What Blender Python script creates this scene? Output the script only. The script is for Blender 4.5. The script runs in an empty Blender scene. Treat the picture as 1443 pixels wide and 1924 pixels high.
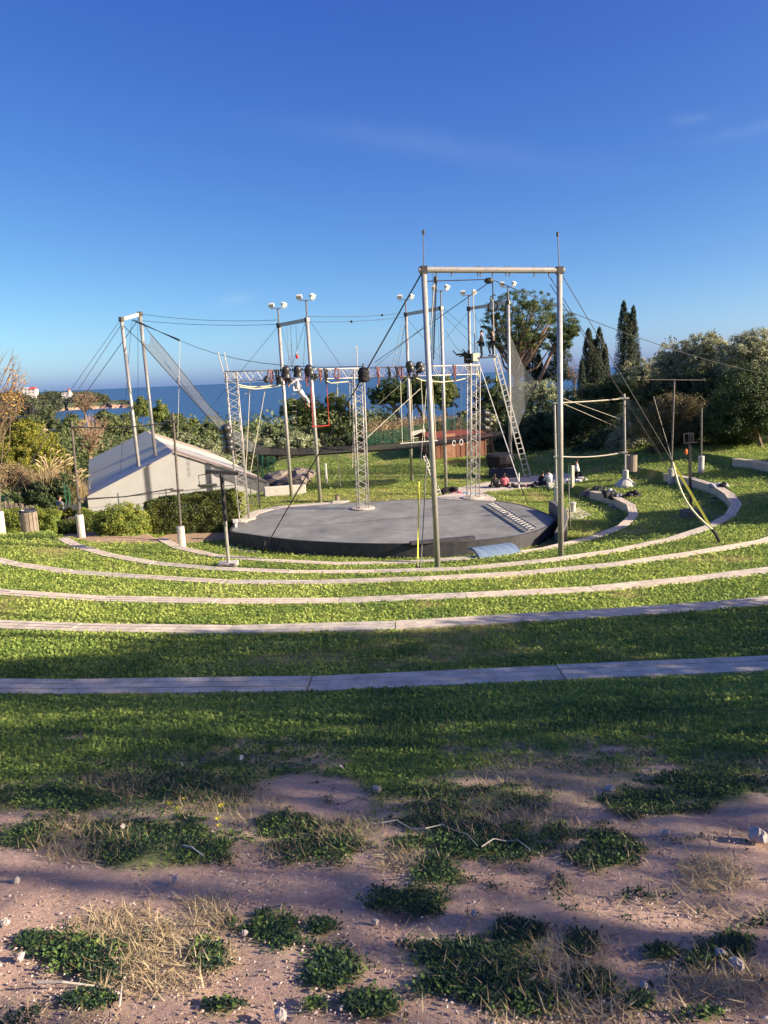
import bpy, math, random
import numpy as np
from mathutils import Vector, Matrix
random.seed(7); rng = np.random.default_rng(11)
S = bpy.context.scene; COL = S.collection
R_ = math.radians
# ------------------------------------------------------------------ camera
FPX, CX, CY = 1445.0, 721.5, 962.0
PITCH, ROLL = R_(10.1), R_(2.45)
fw = np.array([0, math.cos(PITCH), -math.sin(PITCH)]); rt = np.array([1., 0, 0]); up = np.cross(rt, fw)
CR = math.cos(ROLL)*rt - math.sin(ROLL)*up; CU = math.sin(ROLL)*rt + math.cos(ROLL)*up
cam = bpy.data.objects.new('camera', bpy.data.cameras.new('camera')); COL.objects.link(cam)
cam.matrix_world = Matrix(((CR[0], CU[0], -fw[0], 0), (CR[1], CU[1], -fw[1], 0), (CR[2], CU[2], -fw[2], 0), (0, 0, 0, 1)))
cam.data.sensor_fit = 'VERTICAL'; cam.data.sensor_height = 36; cam.data.lens = 36*FPX/1924
cam.data.clip_start = 0.1; cam.data.clip_end = 40000
S.camera = cam
# ------------------------------------------------------------------ light
SUN_AZ, SUN_EL = R_(106), R_(22.5)          # azimuth clockwise from +Y
SD = np.array([math.sin(SUN_AZ)*math.cos(SUN_EL), math.cos(SUN_AZ)*math.cos(SUN_EL), math.sin(SUN_EL)])
sl = bpy.data.lights.new('sun', 'SUN'); sl.energy = 5.0; sl.angle = R_(0.5); sl.color = (1.0, 0.86, 0.68)
so = bpy.data.objects.new('sun', sl); COL.objects.link(so)
so.rotation_euler = Vector(tuple(-SD)).to_track_quat('-Z', 'Y').to_euler()
W = bpy.data.worlds.new('World'); S.world = W; W.use_nodes = True
nt = W.node_tree; nt.nodes.clear()
sky = nt.nodes.new('ShaderNodeTexSky'); sky.sky_type = 'NISHITA'; sky.sun_disc = False
sky.sun_elevation = SUN_EL; sky.sun_rotation = SUN_AZ; sky.altitude = 0; sky.air_density = 0.5; sky.dust_density = 1.0; sky.ozone_density = 6.0
sep = nt.nodes.new('ShaderNodeSeparateColor'); comb = nt.nodes.new('ShaderNodeCombineColor')
for ch, (g_, k_) in enumerate(((1.45, 47.3), (1.235, 26.0), (.6, 11.7))):     # clear deep-blue winter air: per-channel response of the sky
    a_ = nt.nodes.new('ShaderNodeMath'); a_.operation = 'MULTIPLY'; a_.inputs[1].default_value = .1; p_ = nt.nodes.new('ShaderNodeMath'); p_.operation = 'POWER'; p_.inputs[1].default_value = g_
    m_ = nt.nodes.new('ShaderNodeMath'); m_.operation = 'MULTIPLY'; m_.inputs[1].default_value = k_
    nt.links.new(sep.outputs[ch], a_.inputs[0]); nt.links.new(a_.outputs[0], p_.inputs[0]); nt.links.new(p_.outputs[0], m_.inputs[0]); nt.links.new(m_.outputs[0], comb.inputs[ch])
tc = nt.nodes.new('ShaderNodeTexCoord')
def wnode(op, a, b=None, c=None):
    n = nt.nodes.new('ShaderNodeMath'); n.operation = op
    for i, v in enumerate((a, b, c)):
        if v is None: continue
        if isinstance(v, (int, float)): n.inputs[i].default_value = v
        else: nt.links.new(v, n.inputs[i])
    return n.outputs[0]
def wdot(v):
    n = nt.nodes.new('ShaderNodeVectorMath'); n.operation = 'DOT_PRODUCT'; n.inputs[1].default_value = tuple(float(x) for x in v); nt.links.new(tc.outputs['Generated'], n.inputs[0]); return n.outputs['Value']
cn = nt.nodes.new('ShaderNodeTexNoise'); cn.inputs['Scale'].default_value = 9; cn.inputs['Detail'].default_value = 8; cn.inputs['Roughness'].default_value = .6; nt.links.new(tc.outputs['Generated'], cn.inputs['Vector'])
def wisp(p, q, thick, length, amount):       # a thin high cloud streak between two sky directions
    p = p/np.linalg.norm(p); q = q/np.linalg.norm(q); m = p+q; m /= np.linalg.norm(m); nrm = np.cross(p, q); nrm /= np.linalg.norm(nrm); t = np.cross(nrm, m)
    d = wnode('ADD', wdot(nrm), wnode('MULTIPLY', wnode('SUBTRACT', cn.outputs[0], .5), thick*2.5)); e = wnode('POWER', 2.718, wnode('MULTIPLY', wnode('MULTIPLY', d, d), -1/thick**2))
    l = wdot(t); f = wnode('POWER', 2.718, wnode('MULTIPLY', wnode('MULTIPLY', l, l), -1/length**2)); g = wnode('GREATER_THAN', wdot(m), 0.)
    return wnode('MULTIPLY', wnode('MULTIPLY', wnode('MULTIPLY', e, f), wnode('MULTIPLY', cn.outputs[0], amount)), g)
def ray(x, y): return (x-CX)/FPX*CR - (y-CY)/FPX*CU + fw
cl = wnode('ADD', wnode('ADD', wisp(ray(600, 240), ray(1000, 302), .014, .17, .09), wisp(ray(1365, 252), ray(1470, 225), .007, .05, .12)), wnode('ADD', wisp(ray(415, 568), ray(470, 560), .006, .022, .17), wisp(ray(1280, 226), ray(1320, 220), .006, .02, .12)))
mx = nt.nodes.new('ShaderNodeMix'); mx.data_type = 'RGBA'; mx.inputs['B'].default_value = (6.5, 7.5, 9.0, 1)
bg = nt.nodes.new('ShaderNodeBackground'); bg.inputs['Strength'].default_value = 0.0545
wo = nt.nodes.new('ShaderNodeOutputWorld')
L = nt.links.new
L(sky.outputs[0], sep.inputs[0]); 
L(cl, mx.inputs['Factor']); L(comb.outputs[0], mx.inputs['A']); L(mx.outputs['Result'], bg.inputs['Color']); L(bg.outputs[0], wo.inputs[0])
S.view_settings.view_transform = 'Standard'; S.view_settings.look = 'None'; S.view_settings.gamma = 1; S.view_settings.exposure = 1.14
S.cycles.max_bounces = 6; S.cycles.transparent_max_bounces = 12

# ------------------------------------------------------------------ pixel -> world helpers
def ray(x, y): return (x-CX)/FPX*CR - (y-CY)/FPX*CU + fw
def P(x, y, z):
    d = ray(x, y); return d*(z/d[2])
def Q(x, y, Y):
    d = ray(x, y); return d*(Y/d[1])
def proj(x, y, z):
    p = np.stack([np.asarray(x, float), np.asarray(y, float), np.asarray(z, float)], -1)
    w = p@fw; return CX+FPX*(p@CR)/w, CY-FPX*(p@CU)/w
def sm(t):
    t = np.clip(t, 0, 1); return t*t*(3-2*t)
def vnoise(x, y, s, seed=0):
    x = np.asarray(x, float)/s; y = np.asarray(y, float)/s
    xi = np.floor(x); yi = np.floor(y); u = sm(x-xi); v = sm(y-yi)
    def h(a, b):
        n = np.sin(a*127.1+b*311.7+seed*74.7)*43758.5453; return n-np.floor(n)
    return (h(xi, yi)*(1-u)+h(xi+1, yi)*u)*(1-v)+(h(xi, yi+1)*(1-u)+h(xi+1, yi+1)*u)*v
def fbm(x, y, s, seed=0):
    return (vnoise(x, y, s, seed)+.5*vnoise(x, y, s*.47, seed+1)+.25*vnoise(x, y, s*.22, seed+2))/1.75

# ------------------------------------------------------------------ terraces measured from the place
ZT = [-6.75, -6.05, -5.4, -4.7, -3.98, -3.25]
ROWPX = {5: [(0,1302),(105,1303),(240,1303),(574,1298),(720,1291.5),(1051,1276),(1443,1261.5)],
4: [(0,1180.6),(120,1184.6),(250,1187),(419,1189.6),(720,1182.6),(885,1173),(1066,1163),(1371,1142),(1443,1138)],
3: [(0,1117),(182,1129),(394,1134),(634,1133),(720,1129),(875,1123),(1118,1111),(1334,1089),(1443,1076)],
2: [(0,1059),(110,1076),(250,1086),(412,1096),(596,1097),(720,1094),(792,1091),(985.5,1080),(1161,1063),(1316,1041),(1443,1019)],
1: [(107,1012),(200,1046),(279,1060),(399,1071),(544,1077),(704,1076),(863,1072),(1017,1057),(1155,1037.7),(1258,1017),(1379,971),(1395,951),(1382,931),(1369,918),(1299,895.6),(1258,889)],
0: [(294,1012.5),(329,1031),(399,1046),(504,1055),(629,1061),(767,1058),(903,1048.6),(980,1038),(1025,1033),(1080,1021),(1115,1013),(1174,991),(1198,971),(1197,952),(1178,937),(1120,922)]}
CC = np.array([0.8, 41.0])
def circ(p):
    A = np.c_[2*p[:, 0], 2*p[:, 1], np.ones(len(p))]; s = np.linalg.lstsq(A, (p**2).sum(1), rcond=None)[0]
    return s[:2], math.sqrt(s[2]+s[0]**2+s[1]**2)
RT, RR, TEND = {}, {}, {}
for k in range(6):
    p = np.array([P(x, y, ZT[k])[:2] for x, y in ROWPX[k]])
    if k == 2: p = np.vstack([p, P(1443, 867, ZT[2])[:2][None], P(1388, 861, ZT[2])[:2][None]])
    if k >= 2:
        c, r = circ(p[:11] if k == 2 else p)
        a0 = math.atan2(p[0, 0]-c[0], -(p[0, 1]-c[1])); ext = [c+r*np.array([math.sin(a), -math.cos(a)]) for a in np.linspace(a0-(0.3 if k == 2 else .35), a0-.05, 5)]
        p = np.vstack([ext, p])
        if k > 2:
            a1 = math.atan2(p[-1, 0]-c[0], -(p[-1, 1]-c[1])); ext = [c+r*np.array([math.sin(a), -math.cos(a)]) for a in np.linspace(a1+.06, a1+.6, 6)]
            p = np.vstack([p, ext])
    d = p-CC; th = np.arctan2(d[:, 0], -d[:, 1]); o = np.argsort(th)
    RT[k] = th[o]; RR[k] = np.hypot(d[:, 0], d[:, 1])[o]; TEND[k] = (th[o][0], th[o][-1])
def Rk(k, th): return np.interp(th, RT[k], RR[k])
BD = 0.41
def zb(x, y):
    z = -7.12+0*x
    z = z-1.3*sm((-8.5-x)/4)*sm((y-39)/6)
    z = z+1.5*np.exp(-((x-3)/9)**2-((y-64)/8)**2)
    z = z+np.minimum(0.2*np.maximum(0, x-11), 4)
    far = np.maximum(0, y-72); z = z-0.07*far*(1-.55*sm((x/np.maximum(y, 1)-.18)/.15))
    return z
def zg(x, y):
    x = np.asarray(x, float); y = np.asarray(y, float)
    dx = x-CC[0]; dy = y-CC[1]; r = np.hypot(dx, dy); th = np.arctan2(dx, -dy)
    R = [Rk(k, th) for k in range(6)]
    z = np.full(x.shape, -7.15)
    lo = R[0]*0; prev = -7.17
    for k in range(6):
        a = R[k-1] if k else R[0]*0.6
        t = np.clip((r-a)/np.maximum(R[k]-BD-a, .1), 0, 1)
        zz = prev+(ZT[k]-.46-prev)*(t if k else 0*t+1)
        z = np.where(r >= a, zz, z)
        j = np.clip((r-(R[k]-.27))/.14, 0, 1)
        z = np.where(r >= R[k]-.27, zz+(ZT[k]-.03-zz)*j, z)
        prev = ZT[k]-.03
    out = r-R[5]
    z = np.where(out > 0, ZT[5]-.03+np.where(out < 7.7, .245*out, .245*7.7+.06*(np.minimum(out, 40)-7.7)), z)
    w = sm((th-R_(-84))/R_(26))*(1-sm((th-R_(103))/R_(24)))
    z = w*z+(1-w)*zb(x, y)
    return z
def z1(x, y): return float(zg(np.array([x]), np.array([y]))[0])
def G(px, py, it=7):                      # pixel -> point on the ground
    z = -6.8
    for _ in range(it):
        p = P(px, py, z); z = z1(p[0], p[1])
    p = P(px, py, z); return np.array([p[0], p[1], z])

# ------------------------------------------------------------------ object helpers
def tag(o, label=None, cat=None, group=None, kind=None):
    if label: o['label'] = label
    if cat: o['category'] = cat
    if group: o['group'] = group
    if kind: o['kind'] = kind
    return o
def thing(name, loc, label, cat, group=None):
    o = bpy.data.objects.new(name, None); COL.objects.link(o); o.location = tuple(float(v) for v in loc); o.empty_display_size = .2
    return tag(o, label, cat, group)
def V(p): return np.asarray(p, float)
class MB:
    def __init__(s): s.v = []; s.f = []
    def add(s, vs, fs):
        n = len(s.v); s.v.extend([tuple(map(float, q)) for q in vs]); s.f.extend([tuple(i+n for i in q) for q in fs]); return s
    def tube(s, pts, r, n=6, cap=True):
        pts = [V(p) for p in pts]; rs = r if isinstance(r, (list, tuple, np.ndarray)) else [r]*len(pts)
        vs = []; fs = []; m = len(pts); ref = None
        for i, p in enumerate(pts):
            d = pts[min(i+1, m-1)]-pts[max(i-1, 0)]; d = d/(np.linalg.norm(d)+1e-9)
            if ref is None: ref = np.array([0, 0, 1.]) if abs(d[2]) < .9 else np.array([1., 0, 0])
            a = np.cross(d, ref); a /= np.linalg.norm(a)+1e-9; b = np.cross(d, a); ref = -b if False else ref
            for k in range(n):
                t = 2*math.pi*k/n; vs.append(p+rs[i]*(math.cos(t)*a+math.sin(t)*b))
        for i in range(m-1):
            for k in range(n):
                k2 = (k+1) % n; fs.append((i*n+k, i*n+k2, (i+1)*n+k2, (i+1)*n+k))
        if cap: fs.append(tuple(range(n-1, -1, -1))); fs.append(tuple((m-1)*n+k for k in range(n)))
        return s.add(vs, fs)
    def box(s, c, d, rz=0, M=None):
        c = V(c); d = V(d)/2; vs = []
        ca, sa = math.cos(rz), math.sin(rz)
        for i in (-1, 1):
            for j in (-1, 1):
                for k in (-1, 1):
                    q = np.array([i*d[0], j*d[1], k*d[2]])
                    q = M@q if M is not None else np.array([ca*q[0]-sa*q[1], sa*q[0]+ca*q[1], q[2]])
                    vs.append(c+q)
        return s.add(vs, [(0, 1, 3, 2), (4, 6, 7, 5), (0, 4, 5, 1), (2, 3, 7, 6), (0, 2, 6, 4), (1, 5, 7, 3)])
    def beam(s, a, b, w, h):              # rectangular bar from a to b
        a = V(a); b = V(b); d = b-a; Ln = np.linalg.norm(d); d = d/Ln
        u = np.cross(d, [0, 0, 1.]); 
        if np.linalg.norm(u) < 1e-3: u = np.array([1., 0, 0])
        u /= np.linalg.norm(u); v = np.cross(u, d)
        return s.box((a+b)/2, (Ln, w, h), M=np.stack([d, u, v], 1))
    def lathe(s, c, prof, n=12, M=None):  # prof: (radius, height)
        vs = []; fs = []; m = len(prof); c = V(c)
        for r, h in prof:
            for k in range(n):
                t = 2*math.pi*k/n; q = np.array([r*math.cos(t), r*math.sin(t), h]); vs.append(c+(M@q if M is not None else q))
        for i in range(m-1):
            for k in range(n):
                k2 = (k+1) % n; fs.append((i*n+k, i*n+k2, (i+1)*n+k2, (i+1)*n+k))
        fs.append(tuple(range(n-1, -1, -1))); fs.append(tuple((m-1)*n+k for k in range(n)))
        return s.add(vs, fs)
    def prism(s, poly, z0, z1_):          # poly: world xy (z0,z1 scalars or lists)
        n = len(poly); a = z0 if hasattr(z0, '__len__') else [z0]*n; b = z1_ if hasattr(z1_, '__len__') else [z1_]*n
        vs = [(p[0], p[1], a[i]) for i, p in enumerate(poly)]+[(p[0], p[1], b[i]) for i, p in enumerate(poly)]
        ar = sum(poly[i][0]*poly[(i+1) % n][1]-poly[(i+1) % n][0]*poly[i][1] for i in range(n))
        fs = [tuple(range(n-1, -1, -1)), tuple(range(n, 2*n))]+[(i, (i+1) % n, n+(i+1) % n, n+i) for i in range(n)]
        if ar < 0: fs = [tuple(reversed(f)) for f in fs]
        return s.add(vs, fs)
    def ball(s, c, r, n=10, m=7, M=None):
        rr = V(r)*np.ones(3); vs = []; fs = []; c = V(c)
        for i in range(m+1):
            f = math.pi*i/m
            for k in range(n):
                t = 2*math.pi*k/n; q = np.array([rr[0]*math.sin(f)*math.cos(t), rr[1]*math.sin(f)*math.sin(t), -rr[2]*math.cos(f)])
                vs.append(c+(M@q if M is not None else q))
        for i in range(m):
            for k in range(n):
                k2 = (k+1) % n; fs.append((i*n+k, i*n+k2, (i+1)*n+k2, (i+1)*n+k))
        return s.add(vs, fs)
    def build(s, name, mat, parent=None, smooth=False, base=None, bevel=0):
        v = np.array(s.v)
        if parent is not None:
            org = np.zeros(3); q = parent
            while q is not None: org = org+np.array(q.location); q = q.parent
            loc = np.zeros(3)
        else:
            org = V(base) if base is not None else np.array([(v[:, 0].min()+v[:, 0].max())/2, (v[:, 1].min()+v[:, 1].max())/2, v[:, 2].min()]); loc = org
        me = bpy.data.meshes.new(name); me.from_pydata((v-org).tolist(), [], s.f); me.update()
        if smooth: me.polygons.foreach_set('use_smooth', [True]*len(me.polygons))
        me.materials.append(mat)
        o = bpy.data.objects.new(name, me); COL.objects.link(o); o.location = tuple(loc)
        if parent is not None: o.parent = parent
        if bevel:
            b = o.modifiers.new('bevel', 'BEVEL'); b.width = bevel; b.segments = 2; b.limit_method = 'ANGLE'
        return o
def raw_mesh(name, verts, nper, mat, attr=None, parent=None, loc=(0, 0, 0), link=True):   # many separate n-gons, vectorised
    nv = len(verts); nf = nv//nper
    me = bpy.data.meshes.new(name); me.vertices.add(nv); me.vertices.foreach_set('co', np.asarray(verts, np.float32).ravel())
    me.loops.add(nv); me.loops.foreach_set('vertex_index', np.arange(nv, dtype=np.int32))
    me.polygons.add(nf); me.polygons.foreach_set('loop_start', np.arange(nf, dtype=np.int32)*nper)
    try: me.polygons.foreach_set('loop_total', np.full(nf, nper, np.int32))
    except Exception: pass
    if attr is not None:
        a = me.attributes.new('v', 'FLOAT', 'POINT'); a.data.foreach_set('value', np.asarray(attr, np.float32))
    me.update(calc_edges=True); me.materials.append(mat)
    if not link: return me
    o = bpy.data.objects.new(name, me); COL.objects.link(o); o.location = loc
    if parent is not None: o.parent = parent
    return o

# ------------------------------------------------------------------ materials
def mk(name):
    m = bpy.data.materials.new(name); m.use_nodes = True; t = m.node_tree; t.nodes.clear()
    out = t.nodes.new('ShaderNodeOutputMaterial'); return m, t, out
def mat(name, col, rough=.6, metal=0, var=.25, scale=6., bump=0., spec=.4, stretch=(1, 1, 1)):
    m, t, out = mk(name); b = t.nodes.new('ShaderNodeBsdfPrincipled'); b.inputs['Roughness'].default_value = rough; b.inputs['Metallic'].default_value = metal
    b.inputs['Specular IOR Level'].default_value = spec
    tc = t.nodes.new('ShaderNodeTexCoord'); mpg = t.nodes.new('ShaderNodeMapping'); mpg.inputs['Scale'].default_value = stretch
    n = t.nodes.new('ShaderNodeTexNoise'); n.inputs['Scale'].default_value = scale; n.inputs['Detail'].default_value = 6; n.inputs['Roughness'].default_value = .65
    r = t.nodes.new('ShaderNodeValToRGB'); c = np.array(col)
    r.color_ramp.elements[0].position = .3; r.color_ramp.elements[1].position = .72
    r.color_ramp.elements[0].color = (*np.clip(c*(1-var), 0, 1), 1); r.color_ramp.elements[1].color = (*np.clip(c*(1+var), 0, 1), 1)
    t.links.new(tc.outputs['Object'], mpg.inputs[0]); t.links.new(mpg.outputs[0], n.inputs['Vector']); t.links.new(n.outputs[0], r.inputs[0]); t.links.new(r.outputs[0], b.inputs['Base Color'])
    if bump:
        bp = t.nodes.new('ShaderNodeBump'); bp.inputs['Strength'].default_value = bump; bp.inputs['Distance'].default_value = .02
        t.links.new(n.outputs[0], bp.inputs['Height']); t.links.new(bp.outputs[0], b.inputs['Normal'])
    t.links.new(b.outputs[0], out.inputs[0]); return m
def leafmat(name, cols, trans=.3, rough=.6):
    m, t, out = mk(name); a = t.nodes.new('ShaderNodeAttribute'); a.attribute_name = 'v'
    r = t.nodes.new('ShaderNodeValToRGB'); el = r.color_ramp.elements
    for i, c in enumerate(cols):
        e = el[i] if i < 2 else el.new(1)
        e.position = i/(len(cols)-1); e.color = (*c, 1)
    for i, c in enumerate(cols): pass
    t.links.new(a.outputs['Fac'], r.inputs[0])
    d = t.nodes.new('ShaderNodeBsdfPrincipled'); d.inputs['Roughness'].default_value = rough; d.inputs['Specular IOR Level'].default_value = .25
    tr = t.nodes.new('ShaderNodeBsdfTranslucent'); mxs = t.nodes.new('ShaderNodeMixShader'); mxs.inputs[0].default_value = trans
    t.links.new(r.outputs[0], d.inputs['Base Color']); t.links.new(r.outputs[0], tr.inputs[0]); t.links.new(d.outputs[0], mxs.inputs[1]); t.links.new(tr.outputs[0], mxs.inputs[2]); t.links.new(mxs.outputs[0], out.inputs[0]); return m
def netmat(name, col, alpha):
    m, t, out = mk(name); d = t.nodes.new('ShaderNodeBsdfDiffuse'); d.inputs[0].default_value = (*col, 1); tr = t.nodes.new('ShaderNodeBsdfTransparent')
    mxs = t.nodes.new('ShaderNodeMixShader'); mxs.inputs[0].default_value = alpha
    t.links.new(tr.outputs[0], mxs.inputs[1]); t.links.new(d.outputs[0], mxs.inputs[2]); t.links.new(mxs.outputs[0], out.inputs[0]); return m
M_ = {}
M_['steel'] = mat('galvanised steel', (.40, .385, .36), .45, .3, .16, 5)
M_['alu'] = mat('aluminium', (.42, .41, .39), .45, .2, .08, 9)
M_['dark'] = mat('dark metal', (.05, .048, .05), .5, .3, .3, 8)
M_['rust'] = mat('weathered post', (.13, .11, .10), .6, .2, .35, 7)
M_['cable'] = mat('steel cable', (.035, .035, .04), .7, 0, .2, 5)
M_['palecable'] = mat('pale rope', (.55, .5, .40), .8, 0, .15, 12)
M_['bluerope'] = mat('dark blue rope', (.04, .05, .09), .8, 0, .2, 12)
M_['concrete'] = mat('concrete', (.50, .45, .37), .85, 0, .16, 5, .35)
M_['footing'] = mat('footing concrete', (.52, .49, .44), .85, 0, .16, 6, .3)
M_['plank'] = mat('weathered bench wood', (.62, .53, .41), .75, 0, .32, 5.0, .5, .3, (1, 1, 1))
M_['plank2'] = mat('greyed bench wood', (.53, .47, .38), .75, 0, .35, 4.0, .5, .3)
M_['plank3'] = mat('pale bench wood', (.68, .57, .43), .75, 0, .3, 6.0, .5, .3)
M_['stage_top'] = mat('stage asphalt', (.22, .22, .20), .62, 0, .38, .9, .2)
M_['stage_wall'] = mat('stage wall', (.05, .05, .056), .7, 0, .35, 3, .2)
M_['stage_conc'] = mat('stage concrete', (.13, .125, .12), .8, 0, .3, 4, .3)
M_['paving'] = mat('paving', (.55, .48, .40), .85, 0, .16, 2.5, .2)
M_['path'] = mat('sandy path', (.42, .30, .20), .9, 0, .22, 2.2, .3)
M_['white'] = mat('white paint', (.62, .61, .58), .5, 0, .06, 4)
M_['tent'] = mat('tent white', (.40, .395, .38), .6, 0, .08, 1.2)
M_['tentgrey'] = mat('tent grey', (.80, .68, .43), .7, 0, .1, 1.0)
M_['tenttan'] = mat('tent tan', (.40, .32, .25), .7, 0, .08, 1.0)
M_['glass'] = mat('tent window', (.25, .29, .33), .25, 0, .15, 2)
M_['black'] = mat('black fabric', (.014, .014, .018), .8, 0, .3, 12)
M_['navy'] = mat('navy fabric', (.03, .035, .05), .8, 0, .3, 12)
M_['red'] = mat('red paint', (.55, .05, .04), .5, 0, .15, 6)
M_['sling'] = mat('dusty red sling', (.22, .09, .085), .8, 0, .3, 14)
M_['orange'] = mat('orange cloth', (.75, .16, .03), .7, 0, .2, 9)
M_['pink'] = mat('pink cloth', (.70, .16, .20), .8, 0, .15, 9)
M_['magenta'] = mat('magenta cloth', (.55, .05, .16), .8, 0, .2, 9)
M_['cyan'] = mat('blue cloth', (.07, .28, .45), .7, 0, .2, 9)
M_['whitecloth'] = mat('white cloth', (.60, .60, .62), .8, 0, .08, 9)
M_['greycloth'] = mat('grey cloth', (.20, .20, .23), .8, 0, .15, 9)
M_['yellow'] = mat('yellow strap', (.68, .64, .10), .7, 0, .1, 9)
M_['cream'] = mat('cream strap', (.70, .66, .45), .8, 0, .1, 9)
M_['mat'] = mat('blue crash mat', (.17, .24, .33), .45, 0, .1, 2, .3)
M_['skin'] = mat('skin', (.52, .31, .22), .6, 0, .08, 12)
M_['hair'] = mat('brown hair', (.035, .02, .013), .6, 0, .3, 30)
M_['wood'] = mat('hut wood', (.20, .085, .05), .7, 0, .3, 2.5, .2, .3, (6, 6, 1))
M_['tile'] = mat('terracotta', (.42, .13, .07), .8, 0, .25, 5, .3)
M_['bark'] = mat('bark', (.16, .12, .09), .9, 0, .35, 6, .5)
M_['pinebark'] = mat('pine bark', (.26, .18, .135), .9, 0, .3, 5, .5)
M_['twig'] = mat('bare twigs', (.30, .20, .14), .9, 0, .25, 5)
M_['fence'] = mat('green mesh fence', (.025, .12, .075), .6, 0, .2, 6)
M_['greymesh'] = mat('grey fence', (.16, .16, .17), .6, .2, .2, 6)
M_['stone'] = mat('stone', (.36, .31, .27), .9, 0, .25, 14, .4)
M_['binwood'] = mat('slatted bin wood', (.26, .21, .17), .8, 0, .3, 4, .2, .3, (8, 8, 1))
M_['rock'] = mat('red headland rock', (.40, .20, .13), .9, 0, .3, .03)
M_['rockgrey'] = mat('grey rock', (.23, .19, .16), .9, 0, .4, 1.3, .6)
M_['house'] = mat('white house render', (.78, .74, .66), .8, 0, .05, .3)
M_['net'] = netmat('safety net black', (.045, .043, .045), .82)
M_['netfine'] = netmat('safety net grey', (.10, .11, .12), .52)
M_['fencenet'] = netmat('green windbreak net', (.03, .13, .08), .5)
M_['leafgrass'] = leafmat('grass leaves', [(.055, .115, .04), (.21, .315, .075), (.45, .54, .12), (.66, .68, .25)], .42)
M_['weed'] = leafmat('weed leaves', [(.015, .04, .026), (.034, .072, .038), (.07, .12, .055)], .25)
M_['straw'] = leafmat('dry straw', [(.30, .22, .12), (.45, .35, .2), (.58, .48, .3)], .2)
M_['bush'] = leafmat('dark evergreen leaves', [(0.032, 0.054, 0.025), (0.064, 0.094, 0.036), (0.108, 0.134, 0.054)], .2)
M_['woodland'] = leafmat('woodland leaves', [(0.06, 0.089, 0.039), (0.116, 0.149, 0.057), (0.213, 0.234, 0.095)], .2)
M_['olive'] = leafmat('olive leaves', [(0.149, 0.181, 0.095), (0.297, 0.33, 0.181), (0.489, 0.51, 0.319)], .2)
M_['oliveleaf'] = leafmat('grey olive leaves', [(0.149, 0.163, 0.096), (0.299, 0.314, 0.178), (0.49, 0.475, 0.299)], .2)
M_['pine'] = leafmat('pine needles', [(0.061, 0.098, 0.029), (0.143, 0.184, 0.044), (0.254, 0.286, 0.082)], .2)
M_['umbrella'] = leafmat('umbrella pine needles', [(0.034, 0.061, 0.02), (0.076, 0.112, 0.031), (0.145, 0.178, 0.051)], .2)
M_['cypress'] = leafmat('cypress leaves', [(0.021, 0.036, 0.021), (0.039, 0.057, 0.033), (0.068, 0.087, 0.045)], .15)
M_['mimosa'] = leafmat('mimosa leaves', [(0.096, 0.12, 0.024), (0.208, 0.224, 0.04), (0.384, 0.336, 0.048)], .3)
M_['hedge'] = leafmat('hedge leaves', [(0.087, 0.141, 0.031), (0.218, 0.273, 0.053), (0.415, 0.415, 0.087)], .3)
M_['hedgeshade'] = leafmat('shaded hedge leaves', [(0.031, 0.054, 0.02), (0.085, 0.116, 0.031), (0.238, 0.221, 0.051)], .25)  # darker copy of the hedge leaves, with shade put into the colour
M_['brownbush'] = leafmat('brown shrub leaves', [(0.17, 0.128, 0.068), (0.306, 0.221, 0.119), (0.425, 0.323, 0.187)], .2)
M_['autumn'] = leafmat('autumn leaves', [(0.34, 0.17, 0.034), (0.595, 0.34, 0.068), (0.714, 0.51, 0.136)], .3)

# ------------------------------------------------------------------ ground
GREEN = [(1340,1482,150,42),(1210,1500,110,34),(830,1492,140,34),(110,1500,130,36),(350,1482,130,30),(50,1565,80,34),(960,1500,120,30),(300,1585,185,62),(600,1592,120,42),(545,1560,70,40),(900,1582,185,48),(820,1530,130,50),(62,1772,45,28),(150,1795,120,55),(510,1752,85,50),(600,1740,45,20),(625,1815,95,50),(770,1690,95,38),(820,1640,70,38),
 (880,1800,150,42),(980,1755,62,34),(1086,1778,36,28),(1240,1790,40,15),(1312,1806,30,20),(1382,1780,46,30),(1140,1600,72,36),(700,1885,70,30),(1010,1880,75,38),(1110,1850,60,30),(870,1850,130,36),(390,1790,60,40),(590,1885,40,18),(1200,1880,35,16),(170,1880,60,18),(1330,1905,50,16),(420,1890,50,16)]
STRAW = [(300,1800,150,80),(220,1760,110,60),(390,1720,70,45),(760,1620,75,26),(1060,1810,75,60),(1340,1645,75,45),(1360,1850,110,55),(1010,1480,170,55),(900,1530,170,55),(640,1570,90,40),(420,1510,120,40),(150,1580,120,50),(250,1470,90,30),(540,1600,60,30),(1090,1880,90,40)]
SOIL = [(590,1505,120,42),(530,1525,70,24),(1150,1410,25,8),(1250,1450,40,12),(760,1560,40,20),(1330,1570,160,45),(560,1330,40,6),(90,1640,140,26),(1060,1470,50,10),(20,1610,60,22)]
def blobs(px, py, lst):
    f = np.zeros_like(px)
    for a, b, c, d in lst: f = np.maximum(f, 1.25-np.sqrt(((px-a)/c)**2+((py-b)/d)**2))
    return f
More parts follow.
